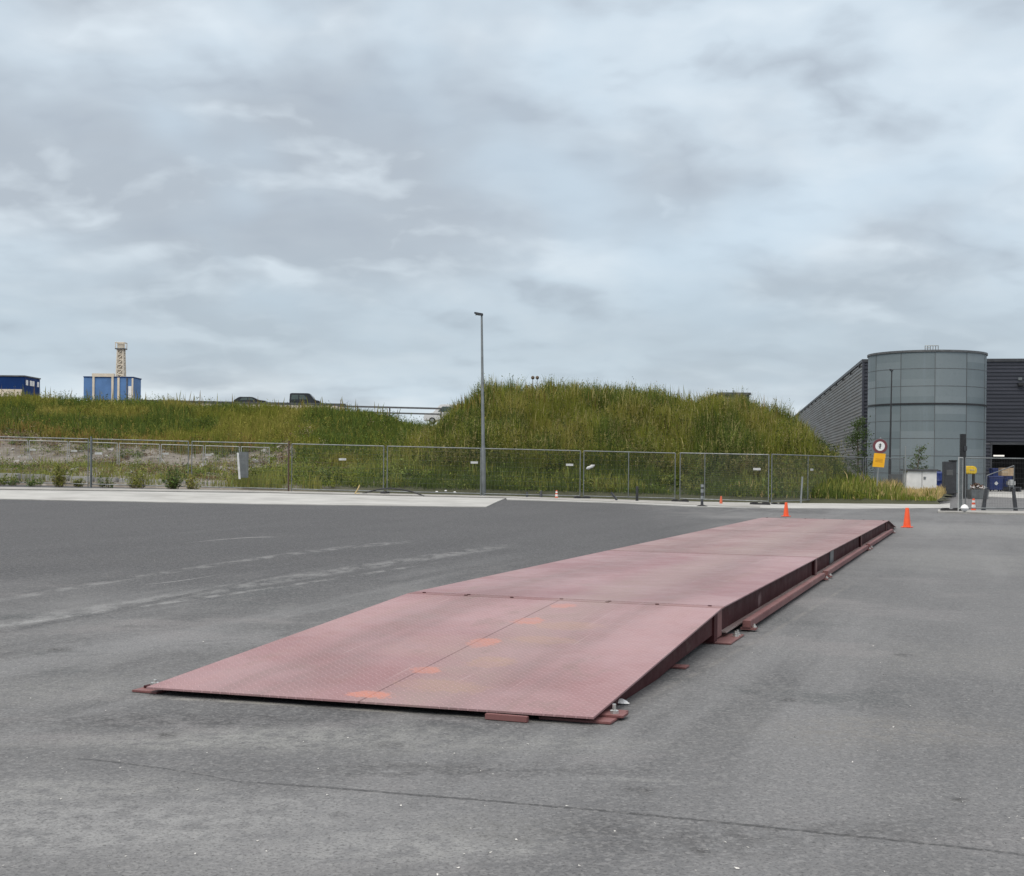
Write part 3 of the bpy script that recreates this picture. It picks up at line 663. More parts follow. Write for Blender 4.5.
# guide rails lying along both sides
for sx in (1, -1):
    for i in range(3):
        xa = W + .035 if sx > 0 else -.108
        y0, y1 = i*L + (.82 if i == 0 else .2), (i+1)*L - .12
        r_ = MB().box(xa, xa + .073, y0, y1, .034, .100).build('guide_rail', M['rail'], wb, bevel=.005)
        for yy in (y0 + .06, y1 - .06):
            MB().box(xa - .02, xa + .12, yy - .05, yy + .05, .0155, .0335).build('bracket', M['rail'], r_)
            MB().lathe([(.022, .034), (.022, .048), (.009, .049), (.009, .066)], 8, (xa + .098, yy, 0)).build('bolt', M['chrome'], r_)
# ramps: near one (skewed a touch as measured) and far one
def ramp(yt, yl, yr, zlow, name, s):
    t_ = .012; v = lambda x, y, z: Vector((x, y, z))
    b = MB().hexa([v(0, yl, zlow - t_), v(W, yr, zlow - t_), v(W, yt, ZT - t_ - .003), v(0, yt, ZT - t_ - .003)], [v(0, yl, zlow), v(W, yr, zlow), v(W, yt, ZT - .003), v(0, yt, ZT - .003)])
    rp = b.build('approach_ramp', M['ramp'] if s < 0 else M['deck2'], wb)
    for x0, ye in ((.045, yl), (W - .057, yr), (W*.5, (yl+yr)/2)):
        Lr = abs(ye - yt); z_at = lambda d: zlow + (ZT - zlow)*d/Lr - .0145
        MB().prism([(ye - s*.16, .003), (ye - s*.16, z_at(.16)), (yt, z_at(Lr) - .003), (yt, .085), (yt - (yt-ye)*.40, .035), (yt - (yt-ye)*.55, .003)], x0, x0 + .012, (1, 2, 0)).build('side_web', M['beam'], rp)
    for d in (.36, .62):
        yy = yl*(1-d) + yt*d; zz = zlow + (ZT-zlow)*d - .02
        MB().box(.15, W - .15, yy - .006, yy + .006, .03, zz).build('cross_rib', M['beam'], rp)
    return rp
rp = ramp(-.004, -3.96, -3.80, .050, 'ramp', -1)
rp2 = ramp(3*L + .004, 3*L + 2.6, 3*L + 2.6, .034, 'ramp', 1)
f1 = MB().box(W - .35, W + .085, -3.74, -3.34, .002, .016).build('foot_plate', M['rail'], rp, bevel=.003)
MB().box(W - .04, W + .12, -3.60, -3.48, .0165, .030).build('clamp_plate', M['rail'], f1, bevel=.002)
MB().lathe([(.026, .030), (.026, .048), (.011, .049), (.011, .085)], 8, (W + .05, -3.54, 0)).build('bolt', M['chrome'], f1)
f2 = MB().box(-.14, .05, -3.92, -3.66, .002, .016).build('foot_plate', M['rail'], rp, bevel=.003)
MB().box(-.115, -.01, -3.83, -3.74, .0165, .032).build('clamp_plate', M['beam'], f2, bevel=.002)
MB().lathe([(.028, .032), (.028, .048), (.012, .049), (.012, .066)], 8, (-.06, -3.785, 0)).build('bolt', M['chrome'], f2)
MB().box(W - .30, W + .04, -1.56, -1.42, .002, .016).build('foot_plate', M['rail'], rp, bevel=.003)
MB().prism([(-.006, 0), (-.006, .034), (-.040, .034), (-.040, .0)], 0, .26, (1, 2, 0)).build('front_angle', M['rail'], rp, bevel=.003).location = (2.27, -3.835, .002)
# scrap of foil beside the ramp corner
mb = MB(); g_ = [[Vector((.05*i + random.uniform(-.012, .012), .035*j + random.uniform(-.01, .01), .012 + .045*math.exp(-((i-2)**2 + (j-2)**2)/3.0) + random.uniform(-.008, .010))) for i in range(5)] for j in range(5)]
mb.add([p*.62 for r_ in g_ for p in r_], [(j*5+i, j*5+i+1, j*5+i+6, j*5+i+5) for i in range(4) for j in range(4)])
sc = mb.build('plastic_scrap', M['white']); sc.location = gnd(612, 705); sc.location.x -= .02; sc.modifiers.new('thickness', 'SOLIDIFY').thickness = .003
tag(sc, 'crumpled white plastic scrap lying beside the near ramp corner', 'litter')

# ------------------------------------------------------------------ cones, posts, litter by the kerb
def cone(p, hh, label, mats, stripes=False, group=None, tilt=0):
    t_ = thing('traffic_cone', label, 'traffic cone', p, random.uniform(0, 1), group); k = hh/.72
    b = MB().box(-.18*k, .18*k, -.18*k, .18*k, .003, .035*k); b.build('base', mats[0], t_, bevel=.01*k)
    pr = [(.140*k, .035*k), (.128*k, .12*k), (.066*k, .69*k), (.058*k, .72*k)]
    body = MB().lathe(pr, 24).build('body', mats[0], t_, smooth=True)
    if stripes:
        for za, zb in ((.22, .38), (.50, .62)):
            ra = (.141 - .1088*za)*k + .003; rb = (.141 - .1088*zb)*k + .003
            MB().lathe([(ra, za*k), (rb, zb*k)], 24).build('white_band', M['white'], body, smooth=True)
    t_.rotation_euler.x = tilt; return t_
cone(gnd(907, 527.5), .50, 'bright orange cone beside the far end of the red weighbridge', [M['orange']])
cone(gnd(786, 516.5), .43, 'small orange cone behind the far end of the red deck', [M['orange']])
cone(gnd(556.5, 499.0), .36, 'tiny faded cone at the fence foot right of the street lamp', [M['orange_dull'], 0], True)
cone(gnd(721, 504.8), .34, 'faded orange cone behind the dense mesh panel', [M['orange_dull']])
cone(gnd(973.5, 511.2), .46, 'red and white striped cone beside the open gate panel', [M['orange'], 0], True)

p = gnd(702, 507); t_ = thing('delineator_post', 'black and white marker post on a round foot by the kerb', 'marker post', p)
MB().lathe([(.20, 0), (.20, .04), (.10, .07), (.05, .09)], 20).build('foot', M['rubber'], t_, smooth=True)
po = MB().lathe([(.05, .09), (.045, .80), (.03, .83)], 16).build('post', M['dgrey'], t_, smooth=True)
for za, zb in ((.28, .40), (.52, .64), (.72, .81)): MB().lathe([(.055, za), (.055, zb)], 16).build('white_band', M['galv_light'], po, smooth=True)
p = gnd(637, 502); t_ = thing('marker_post', 'short black rubber post standing before the fence', 'marker post', p)
MB().lathe([(.16, 0), (.15, .04), (.06, .06)], 16).build('foot', M['rubber'], t_, smooth=True); MB().lathe([(.055, .06), (.055, .60), (.04, .63)], 14).build('post', M['black'], t_, smooth=True)
p = gnd(613.5, 501.5); b = MB().tube((.14, 0, .05), (-.10, .03, .36), .045, 10); o = b.build('fallen_tube', M['dgrey'], smooth=True); o.location = p; tag(o, 'dark tube leaning askew at the kerb beside the short black post', 'tube')
# bent timber scrap and black hose, bits at the fence foot
p = gnd(357, 495); b = MB(); b.tube((-.10, 0, .02), (.05, 0, .27), .028, 6).tube((.05, 0, .27), (.10, 0, .40), .026, 6); b.tube((-.08, 0, .03), (.10, .03, .06), .028, 6)
o = b.build('timber_scrap', M['wood']); o.location = p; tag(o, 'bent pale yellow timber scrap standing at the kerb below the fence', 'scrap')
p0 = gnd(362, 494.5); p1 = gnd(424, 497); pts = [p0.lerp(p1, i/16) + Vector((0, .3*math.sin(i/16*9), .03 + .26*math.sin(math.pi*i/16))) for i in range(17)]
o = MB().path(pts, .028, 8).build('hose', M['black'], smooth=True); tag(o, 'black hose arching off the ground along the fence foot', 'hose')
for px, hh, lb in ((527, .22, 'dark stub standing nearest the lamp at the fence foot'), (541, .30, 'dark stub beside the tiny faded cone')):
    o = MB().lathe([(.07, 0), (.06, .02), (.05, hh), (.03, hh + .03)], 10).build('ground_stub', M['dgrey'], smooth=True); o.location = gnd(px, 498 + (px-527)*.03); tag(o, lb, 'stub')
for k, px in enumerate((437, 446, 455)):  # small white flowers among the weeds, shaped as rounded lumps
    o = MB().lathe([(.02, 0), (.05, .02), (.065, .05), (.03, .08)], 7).build('white_flower', M['white'], smooth=True); q = below(px, 54.6); q.z += .10 + .05*(k == 1); o.location = q
    tag(o, ['small white flower in weeds, nearest the black hose', 'small white flower in weeds, middle of three', 'small white flower in weeds, nearest the lamp'][k], 'litter')
b = MB(); b.lathe([(.02, -.20), (.07, -.12), (.055, -.02), (.075, .08), (.02, .20)], 9); o = b.build('plastic_bag', M['plate'], smooth=True); o.location = at(590.5, 467, 53.45); o.rotation_euler = (0, R(68), R(20)); tag(o, 'white plastic bag caught on the mesh fence', 'bag')
p = gnd(962.5, 513.5); o = MB().lathe([(.02, 0), (.10, .05), (.14, .13), (.10, .21), (.02, .26)], 16).build('white_ball', M['white'], smooth=True); o.location = p + Vector((0, -.2, .06)); tag(o, 'round white ball lying beside the gate panel foot', 'ball')

# ------------------------------------------------------------------ mesh fences
def panel(p0, p1, hh, label, group, post=None, dense=False, plate=None, z0=.12, posts_down=True, frame='galv', brace=False, pitch=.06, wire='galv_dark', wr=.0026):
    p0, p1 = Vector(p0), Vector(p1); d = p1 - p0; ln = Vector((d.x, d.y, 0)).length
    t_ = thing('mesh_fence', label, 'fence panel', p0, math.atan2(d.y, d.x), group); sl = d.z/ln
    Z = lambda x, z: z + sl*x
    e = .05; rt = .021; b = MB()
    for x in (e, ln - e): b.tube((x, 0, Z(x, .0 if posts_down else z0)), (x, 0, Z(x, hh)), rt, 8)
    b.tube((e, 0, Z(e, hh - .02)), (ln - e, 0, Z(ln - e, hh - .02)), rt, 8); b.tube((e, 0, Z(e, z0 + .02)), (ln - e, 0, Z(ln - e, z0 + .02)), rt, 8)
    if brace: b.tube((e, 0, Z(e, hh*.55)), (ln*.32, 0, Z(ln*.32, z0)), rt*.9, 6)
    b.build('frame', M[frame], t_)
    if post is not None:
        x = ln*post; MB().tube((x, -.01, Z(x, z0)), (x, -.01, Z(x, hh - .02)), rt*.9, 8).build('mid_post', M[frame], t_)
    m_ = MB(); nv = int((ln - 2*e)/(pitch*.6 if dense else pitch))
    for k in range(1, nv): x = e + (ln - 2*e)*k/nv; m_.tube((x, .004, Z(x, z0 + .02)), (x, .004, Z(x, hh - .02)), wr, 3, cap=False)
    nh = 22 if dense else 10
    for k in range(1, nh): z = z0 + (hh - z0)*k/nh; m_.tube((e, -.002, Z(e, z)), (ln - e, -.002, Z(ln - e, z)), wr, 3, cap=False)
    m_.build('wire_mesh', M[wire], t_)
    if plate is not None:
        x = ln*plate; zc = hh*.70; MB().box(x - .15, x + .15, -.015, -.006, Z(x, zc - .045), Z(x, zc + .045)).build('nameplate', M['plate'], t_)
    return t_
YF = 53.6
def fp(px): return below(px, YF)
JX = [-110, -10, 90, 190, 290, 385.5, 482.5, 582, 677]
plabs = ['mesh fence panel cut by the left edge of the photo', 'mesh fence panel left of the double post, above the concrete blocks', 'mesh fence panel behind the broad bushy green weed',
         'mesh fence panel by the leaning white plank', 'mesh fence panel behind the bent timber scrap', 'mesh fence panel just left of the street lamp', 'mesh fence panel just right of the street lamp', 'mesh fence panel with the white plastic bag and a centre post']
for i in range(len(JX)-1):
    panel(fp(JX[i] + .6), fp(JX[i+1] - .6), 2.02, plabs[i], 'mesh fence panels along the kerb', post=.49 if i == 7 else None, plate=[None, None, .08, None, .55, .92, .88, None][i], frame='galv' if i in (6, 7) else 'galv')
q0, q1 = fp(678), below(770, 52.2)
panel(q0 + Vector((.02, -.15, 0)), q1, 2.03, 'dense mesh fence panel with a marker post before it', 'mesh fence panels along the kerb', post=.29, dense=True, plate=.86, frame='galv', pitch=.05)
# right-hand run towards the sign and the tank
q2, q3 = below(864, 60.5), below(904, 64)
panel(q1 + Vector((.06, .05, 0)), q2, 2.05, 'mesh fence panel running into the verge grass beside the mound', 'mesh fence panels through the verge', post=.36, plate=.4)
panel(q2 + Vector((.05, .02, 0)), q3, 2.05, 'short mesh fence panel behind the yellow sign', 'mesh fence panels through the verge')
mb = MB().tube((0, 0, 0), (0, 0, 2.65), .032, 8); o = mb.build('steel_post', M['galv_light']); o.location = q3 + Vector((.06, 0, 0)); tag(o, 'thin pale post ending the verge fence by the white cabinet', 'post')
o = MB().tube((0, 0, 0), (.06, 0, 1.15), .04, 8).build('steel_post', M['galv_light']); o.location = below(801, 54.6); tag(o, 'short pale stake in the grass right of the dense mesh panel', 'post')
# double post where the panels meet at the left
o = MB().tube((0, 0, 0), (0, 0, 2.1), .035, 8).build('steel_post', M['galv']); o.location = fp(91.3) + Vector((0, -.07, 0)); tag(o, 'steel post doubling the panel joint above the concrete blocks', 'post')
o = MB().tube((0, 0, 0), (0, 0, 2.12), .032, 8).build('steel_post', mat('rusty_steel', (.09, .055, .04), .8, .2)); o.location = fp(289) + Vector((0, -.07, 0)); tag(o, 'rusty brown fence post at a panel joint left of the timber scrap', 'post')
# rear fence row on the bank
RX = [(-30, 470.6), (28, 471.8), (68, 472.8), (118, 474.5), (160, 475.7), (204, 477), (240, 478), (270, 479)]
rl = ['rear fence bay cut by the left photo edge', 'rear fence bay with a diagonal brace', 'rear fence bay behind the double steel post', 'rear fence bay right of the double steel post',
      'rear fence bay behind the broad bushy weed', 'rear fence bay left of the grey board', 'rear fence bay behind the grey board']
for i in range(len(RX)-1):
    (a, ya), (b_, yb) = RX[i], RX[i+1]; YR = 64.0
    panel(at(a, ya, YR), at(b_, yb, YR), 1.56, rl[i], 'rear fence bays on the bank', plate=.12 if i in (1, 2, 4, 5) else None, frame='pale', brace=(i in (1, 4)), z0=.03, wire='pale', pitch=.09)
# boards at the fence: grey board and leaning white plank
p = below(243.5, 53.9); o = MB().box(-.20, .20, -.03, .03, .55, 1.62).build('grey_board', M['galv'], bevel=.008); o.location = p; tag(o, 'grey board fixed upright behind the mesh fence', 'board')
p = below(239.5, 53.3); o = MB().hexa([Vector((-.03, 0, .50)), Vector((.05, 0, .50)), Vector((.05, .03, .50)), Vector((-.03, .03, .50))], [Vector((-.16, .2, 1.58)), Vector((-.08, .2, 1.58)), Vector((-.08, .23, 1.58)), Vector((-.16, .23, 1.58))]).build('plank', M['plate']); o.location = p; tag(o, 'white plank leaning on the mesh fence before the grey board', 'plank')
# feet under the panels
def foot(p, label, rz=0, hh=.14, ln=.70):
    t_ = bpy.data.objects.new('ballast_block', FOOT); COL.objects.link(t_); t_.location = p; t_.rotation_euler = (0, 0, rz); t_.scale = (ln/.7, 1, hh/.14); return tag(t_, label, 'ballast block', 'fence ballast blocks')
_f = MB(); _f.prism([(-.35, 0), (.35, 0), (.33, .11), (.27, .14), (.10, .14), (.08, .10), (-.08, .10), (-.10, .14), (-.27, .14), (-.33, .11)], -.11, .11, (0, 2, 1)); _o = _f.build('fence_foot', M['rubber'], bevel=.01); FOOT = _o.data; bpy.data.objects.remove(_o)
foot(fp(385.5) + Vector((0, -.05, 0)), 'black fence foot under the joint behind the black hose', R(80))
foot(fp(582) + Vector((0, -.2, 0)), 'black fence foot under the joint beside the fallen tube', R(15))
foot(gnd(680, 502.8), 'black fence foot at the left end of the dense panel'); foot(gnd(760, 505.4), 'black fence foot under the right end of the dense panel', 0, .13, .8)
foot(gnd(776, 505.0) + Vector((.1, 0, 0)), 'thin black fence foot behind the small orange cone', .1, .09, .55); foot(gnd(951, 512.4), 'black fence foot under the open gate panel', 0, .16, .72)
# gate panel swung open at the right, and the fixed panel beyond it
g0 = gnd(962.5, 512); g1 = g0 + Vector((-.50, -1.0, 0)); g1.z = g0.z
panel(g1, g0, 1.95, 'mesh gate panel swung open almost edge-on before the black pillar', 'gate panels at the right', dense=True, frame='pale', pitch=.05, wire='galv', wr=.0022)
g2 = g0 + Vector((.08, .1, 0)); panel(g2, g2 + Vector((3.4, .3, 0)), 1.95, 'mesh gate panel cut by the right edge of the photo', 'gate panels at the right', frame='galv')
# barrier with two dark legs
p = gnd(1000, 511); t_ = thing('trestle_barrier', 'low barrier with two thick dark legs at the gate', 'barrier', p)
for s, x0, x1 in ((-1, -.60, -.50), (1, .60, .50)):
    MB().hexa([Vector((x0-.07, 0, 0)), Vector((x0+.07, 0, 0)), Vector((x0+.07, .1, 0)), Vector((x0-.07, .1, 0))], [Vector((x1-.05, 0, .82)), Vector((x1+.05, 0, .82)), Vector((x1+.05, .1, .82)), Vector((x1-.05, .1, .82))]).build('leg', M['dgrey'], t_, bevel=.01)
MB().path([(-.50, .05, .8), (-.48, .05, 1.30), (.52, .05, 1.68), (.52, .05, .8)], .018, 8).build('rail', M['galv'], t_)

# ------------------------------------------------------------------ concrete blocks at the left
blk = None
for k in range(12):
    px = -40 + k*24.5; p = below(px, 56.0); hh = (.52 - .022*k)
    o = MB().box(-.48, .48, -.2, .2, 0, hh).build('concrete_block', M['concrete_pale'] if k % 3 else M['concrete'], bevel=.03); o.location = p; o.rotation_euler = (0, 0, random.uniform(-.04, .04))
    tag(o, 'pale concrete block in the low row behind the left fence', 'concrete block', 'row of concrete blocks')

# ------------------------------------------------------------------ street lamps
def lamp(p, hh, arm, label, m_, r0=.075):
    t_ = thing('street_lamp', label, 'street lamp', p)
    MB().lathe([(r0*1.35, 0), (r0*1.35, 2.0), (r0, 2.1), (r0*.55, hh - .05), (r0*.4, hh)], 12).build('pole', m_, t_, smooth=True)
    hd = MB(); hd.prism([(.06, hh - .02), (.06, hh + .06), (-arm, hh + .13), (-arm - .02, hh + .08), (-arm*.45, hh - .01)], -.10, .10, (0, 2, 1)); h_ = hd.build('lamp_head', M['dgrey'], t_, bevel=.01)
    MB().box(-arm*.9, -arm*.45, -.07, .07, hh + .0, hh + .02).build('lens', M['glass'], h_)
    return t_
pl = below(484, 54.6); lp = lamp(pl, at(480, 315, 54.6).z - pl.z, .30, 'tall grey street lamp standing before the grassy mound', M['galv'], .075)
lp.rotation_euler.y = -R(1.2)
pl = below(889.5, 75); lp2 = lamp(pl, at(891, 371, 75).z - pl.z, .12, 'slim black lamp post in front of the steel tank', M['black'], .06); lp2.rotation_euler.y = R(.6)

# ------------------------------------------------------------------ road signs
p = below(876.2, 58.5); t_ = thing('road_sign', 'leaning signpost with a round red-rimmed sign above a yellow plate', 'road sign', p)
t_.rotation_euler = (0, R(3.4), R(-6))
tz = lambda py: (HY + (875-CX)*ROLL - py)/F*58.5 + CAMH - p.z
MB().tube((0, 0, 0), (0, 0, tz(437)), .03, 8).build('post', M['galv_light'], t_)
zc = tz(446); cy = -.05
d = MB(); d.tube((0, cy, zc), (0, cy - .012, zc), .32, 32); disc = d.build('round_sign', M['red'], t_)
MB().tube((0, cy - .0125, zc), (0, cy - .017, zc), .21, 32).build('sign_face', M['white'], disc)
g = MB(); yy = (cy - .018, cy - .021)
for a, b_, c_, e_ in ((-.02, .025, -.12, .12), (-.06, .07, .045, .075), (-.07, .05, -.02, .01), (-.045, .02, -.09, -.06)): g.box(a, b_, yy[1], yy[0], zc + c_, zc + e_)
g.build('symbol', M['black'], disc)
MB().tube((0, cy + .002, zc), (0, cy + .006, zc), .345, 32).build('rim', M['galv'], disc)
za, zb = tz(467), tz(453.2); sk = .03
yp = MB().hexa([Vector((-.275, cy - .012, za)), Vector((.235, cy - .012, za)), Vector((.235, cy, za)), Vector((-.275, cy, za))], [Vector((-.235, cy - .012, zb)), Vector((.275, cy - .012, zb)), Vector((.275, cy, zb)), Vector((-.235, cy, zb))]).build('yellow_plate', M['yellow'], t_)
b = MB(); o_m = mat('faded_amber_print', (.55, .25, .012), .6)
for z in (.36, .46, .56): MB().box(-.16, .16, cy - .0155, cy - .0125, za + (zb-za)*z, za + (zb-za)*(z + .045)).build('print_line', o_m, yp)

# ------------------------------------------------------------------ cabinets, bins and the yard beyond the gate
p = below(920, 69); t_ = thing('utility_cabinet', 'white utility cabinet with a flat grey roof standing in dry grass', 'cabinet', p)
MB().box(-.78, .78, -.35, .45, 0, 1.42).build('body', M['white'], t_, bevel=.015); MB().box(-.90, .84, -.45, .52, 1.421, 1.52).build('roof', M['galv_dark'], t_, bevel=.015)
MB().box(.08, .20, -.37, -.3505, .98, 1.12).build('lock', M['galv'], t_); MB().box(-.012, .012, -.356, -.3505, .05, 1.40).build('door_gap', M['galv_dark'], t_)
p = below(897, 72); t_ = thing('slat_enclosure', 'low grey slatted enclosure left of the white cabinet', 'enclosure', p)
b = MB()
for k in range(8): b.box(-.42 + k*.11, -.345 + k*.11, -.02, .02, 0, 1.15)
b.build('slats', M['galv_dark'], t_); MB().box(-.45, .48, -.025, .05, 1.151, 1.22).build('top_rail', M['galv_dark'], t_)

p = below(939, 74); t_ = thing('blue_drum', 'dark blue barrel beside the white cabinet', 'drum', p)
MB().lathe([(.30, 0), (.33, .05), (.33, .42), (.345, .45), (.33, .48), (.33, .85), (.345, .88), (.33, .91), (.33, 1.3), (.26, 1.38), (.10, 1.40)], 22).build('body', M['blue'], t_, smooth=True)
MB().lathe([(.10, 1.40), (.10, 1.46), (.02, 1.47)], 12).build('cap', M['black'], t_, smooth=True)
p = below(950, 72); t_ = thing('ticket_cabinet', 'dark grey upright cabinet left of the black pillar', 'cabinet', p)
MB().box(-.36, .30, -.2, .25, 0, 1.95).build('body', M['dgrey'], t_, bevel=.02); MB().box(.0, .33, -.24, .28, 1.951, 2.04).build('hood', M['black'], t_, bevel=.02); MB().box(-.25, .1, -.212, -.2005, 1.2, 1.5).build('panel', M['galv_dark'], t_)
p = below(962.5, 68); t_ = thing('gate_pillar', 'tall square black pillar behind the open gate panel', 'pillar', p)
MB().box(-.13, .13, -.1, .1, 0, at(962, 434, 68).z - p.z).build('column', M['black'], t_, bevel=.01); MB().box(.02, .18, -.16, -.101, 2.5, 2.75).build('camera_unit', M['dgrey'], t_, bevel=.01)
p = below(970, 70); t_ = thing('grit_bin', 'yellow rounded bin on a dark stand beside the black pillar', 'grit bin', p)
zb = at(970, 474, 70).z - p.z
bb = MB().prism([(-.24, zb), (.26, zb), (.33, zb + .12), (.30, zb + .34), (.18, zb + .43), (-.20, zb + .43), (-.26, zb + .30)], -.2, .2, (0, 2, 1)).build('body', M['yellow2'], t_, bevel=.04); MB().box(-.10, .17, -.215, -.2015, zb + .18, zb + .26).build('dark_slot', M['wood'], bb)
b = MB()
for x in (-.2, .2): b.box(x - .03, x + .03, -.15, .15, 0, zb)
b.build('stand', M['dgrey'], t_)
p = below(978, 67.5); t_ = thing('planter', 'grey stone planter heaped with brown plants at the gate', 'planter', p)
MB().hexa([Vector((-.44, -.3, 0)), Vector((.44, -.3, 0)), Vector((.44, .3, 0)), Vector((-.44, .3, 0))], [Vector((-.48, -.34, .50)), Vector((.48, -.34, .50)), Vector((.48, .34, .50)), Vector((-.48, .34, .50))]).build('trough', M['galv'], t_, bevel=.02)
C = RNG.normal(0, 1, (700, 3))*np.array([.12, .08, .07]) + np.array([-.04, 0, .60]); C[:, 2] = np.maximum(C[:, 2], .48)
link(leaves(C, .12, jit(lerp((.12, .06, .05), (.10, .09, .05), RNG.random(700)), .4), 'planting'), 'planting', t_)
C = RNG.normal(0, 1, (60, 3))*np.array([.24, .08, .04]) + np.array([-.05, -.2, .60]); link(leaves(C, .11, jit(np.tile((.6, .55, .55), (60, 1)), .1), 'flowers'), 'flowers', t_)

def wheelie(p, w, hh, label, dpt=.75, rz=0):
    t_ = thing('wheeled_bin', label, 'wheeled bin', p, rz, 'blue wheeled bins')
    w2 = w/2
    body = MB().hexa([Vector((-w2*.88, -dpt*.42, .14)), Vector((w2*.88, -dpt*.42, .14)), Vector((w2*.88, dpt*.42, .14)), Vector((-w2*.88, dpt*.42, .14))], [Vector((-w2, -dpt/2, hh)), Vector((w2, -dpt/2, hh)), Vector((w2, dpt/2, hh)), Vector((-w2, dpt/2, hh))]).build('body', M['blue'], t_, bevel=.02)
    MB().prism([(-dpt/2 - .03, hh + .002), (dpt/2 + .03, hh + .002), (dpt/2, hh + .07), (-dpt*.2, hh + .09), (-dpt/2, hh + .05)], -w2 - .02, w2 + .02, (1, 2, 0)).build('lid', M['blue'], t_, bevel=.01)
    b = MB(); yv = -dpt*.46 - .012
    b.add([(-.15, yv, hh*.58), (0, yv - .006, hh*.44), (.15, yv - .012, hh*.58), (0, yv - .014, hh*.72)], [(0, 1, 2, 3)]); em = b.build('emblem', M['white'], body); em.modifiers.new('t', 'SOLIDIFY').thickness = .004
    for x in (-w2*.75, w2*.75):
        for y in (-dpt*.32, dpt*.32):
            MB().tube((x - .025, y, .08), (x + .025, y, .08), .08, 14).build('wheel', M['rubber'], t_)
    return t_
wheelie(below(994.5, 90), .98, 1.02, 'large blue wheeled bin with a white emblem before the dark doorway')
wheelie(below(1007, 91.5), .55, 1.08, 'narrow blue wheeled bin at the right of the large one', .6)
wheelie(below(997, 93.5), .9, 1.55, 'tall blue wheeled bin standing behind the others', .7)
p = below(1002.5, 91); t_ = thing('cardboard_box', 'brown cardboard box resting on top of the blue bins', 'box', (p.x, 90.3, p.z + 1.115))
MB().box(-.44, .44, -.3, .3, 0, .56).build('carton', M['card'], t_, bevel=.01); MB().box(-.43, .0, -.302, -.3005, .25, .29).build('tape', M['cream'], t_)
p = below(1013, 90); t_ = thing('white_bag', 'white sack slumped on a dark pallet beside the bins', 'sack', p)
MB().box(-.40, .12, -.28, .28, .362, .86).build('sack', M['plate'], t_, bevel=.12, seg=4)
b = MB(); [b.box(-.45, .45, -.4 + k*.2, -.28 + k*.2, .30, .36) for k in range(5)]; [b.box(x - .05, x + .05, -.4, .52, 0, .299) for x in (-.38, 0, .38)]; b.build('pallet', M['dgrey'], t_)

# ------------------------------------------------------------------ warehouse and tank
A = R(9.6); corner = at(862.5, 470, 98); corner.z = 0
wh = thing('warehouse', 'long dark ribbed metal warehouse with an open loading doorway', 'building', corner, -A)
HB = at(864, 359.5, 98).z - .2
def ribbed(length, z0, z1, pitch=.27, depth=.055, along='x', flip=1):
    """horizontal trapezoid ribs; sheet in the plane of 'along' and z"""
    b = MB(); prof = []; z = z0
    while z < z1 - 1e-4:
        for dz, d in ((0, 0), (.40, 0), (.52, depth), (.88, depth)):
            zz = z + dz*pitch
            if zz < z1: prof.append((zz, d))
        z += pitch
    prof.append((z1, 0))
    vs = [((0, -flip*d, zz) if along == 'x' else (-flip*d, 0, zz)) for zz, d in prof] + [((length, -flip*d, zz) if along == 'x' else (-flip*d, length, zz)) for zz, d in prof]
    n_ = len(prof); b.add(vs, [(i, n_+i, n_+i+1, i+1) for i in range(n_-1)]); return b
wl = 46.0; dx0, dx1 = 9.3, 17.0; DH = at(1000, 443.5, 97).z
o = ribbed(dx0, 0, DH, ).build('wall', M['clad'], wh)
o = ribbed(wl, DH + .002, HB).build('wall', M['clad'], wh)
o = ribbed(wl - dx1, 0, DH).build('wall', M['clad'], wh); o.location = (dx1, 0, 0)
o = ribbed(112, 0, HB, along='y').build('wall', M['clad_side'], wh); o.location = (-.002, .1, 0); tag(o, 'ribbed side wall running far back, sky light painted in')
b = MB(); b.box(wl - .02, wl + .1, .1, 112, 0, HB); b.box(0, wl, 111.9, 112.1, 0, HB); b.build('rear_wall', M['clad'], wh)
MB().box(-.12, wl + .12, -.12, 112.2, HB + .001, HB + .22).build('roof', M['dgrey'], wh)
b = MB(); b.box(-.10, .06, -.10, .06, 0, HB); b.build('corner_trim', M['clad'], wh)
dr = MB().box(dx0 - .12, dx0, -.09, .3, 0, DH).box(dx1, dx1 + .12, -.09, .3, 0, DH).box(dx0 - .12, dx1 + .12, -.10, .3, DH - .10, DH + .08).build('doorway', M['dgrey'], wh)
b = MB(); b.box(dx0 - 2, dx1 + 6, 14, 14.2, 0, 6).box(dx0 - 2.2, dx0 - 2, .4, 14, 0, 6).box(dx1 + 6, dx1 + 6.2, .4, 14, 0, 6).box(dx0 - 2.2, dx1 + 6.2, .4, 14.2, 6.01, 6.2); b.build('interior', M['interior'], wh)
b = MB(); lx = 10.55; b.box(lx, lx + .8, 5.95, 6.05, 2.55, 2.66); lt = b.build('strip_light', M['lit'], wh)
fl = MB().box(11.05, 11.42, -.42, -.06, at(1010, 385, 97).z - .14, at(1010, 385, 97).z + .10).build('floodlight', M['black'], wh, bevel=.03); MB().box(11.1, 11.36, -.10, -.02, at(1010, 381, 97).z, at(1010, 381, 97).z + .2).build('bracket', M['galv'], fl)
for k in range(14): MB().box(-.16, -.06, 2 + k*7.6, 2.25 + k*7.6, HB - .28, HB - .06).build('wall_vent', M['black'], wh)

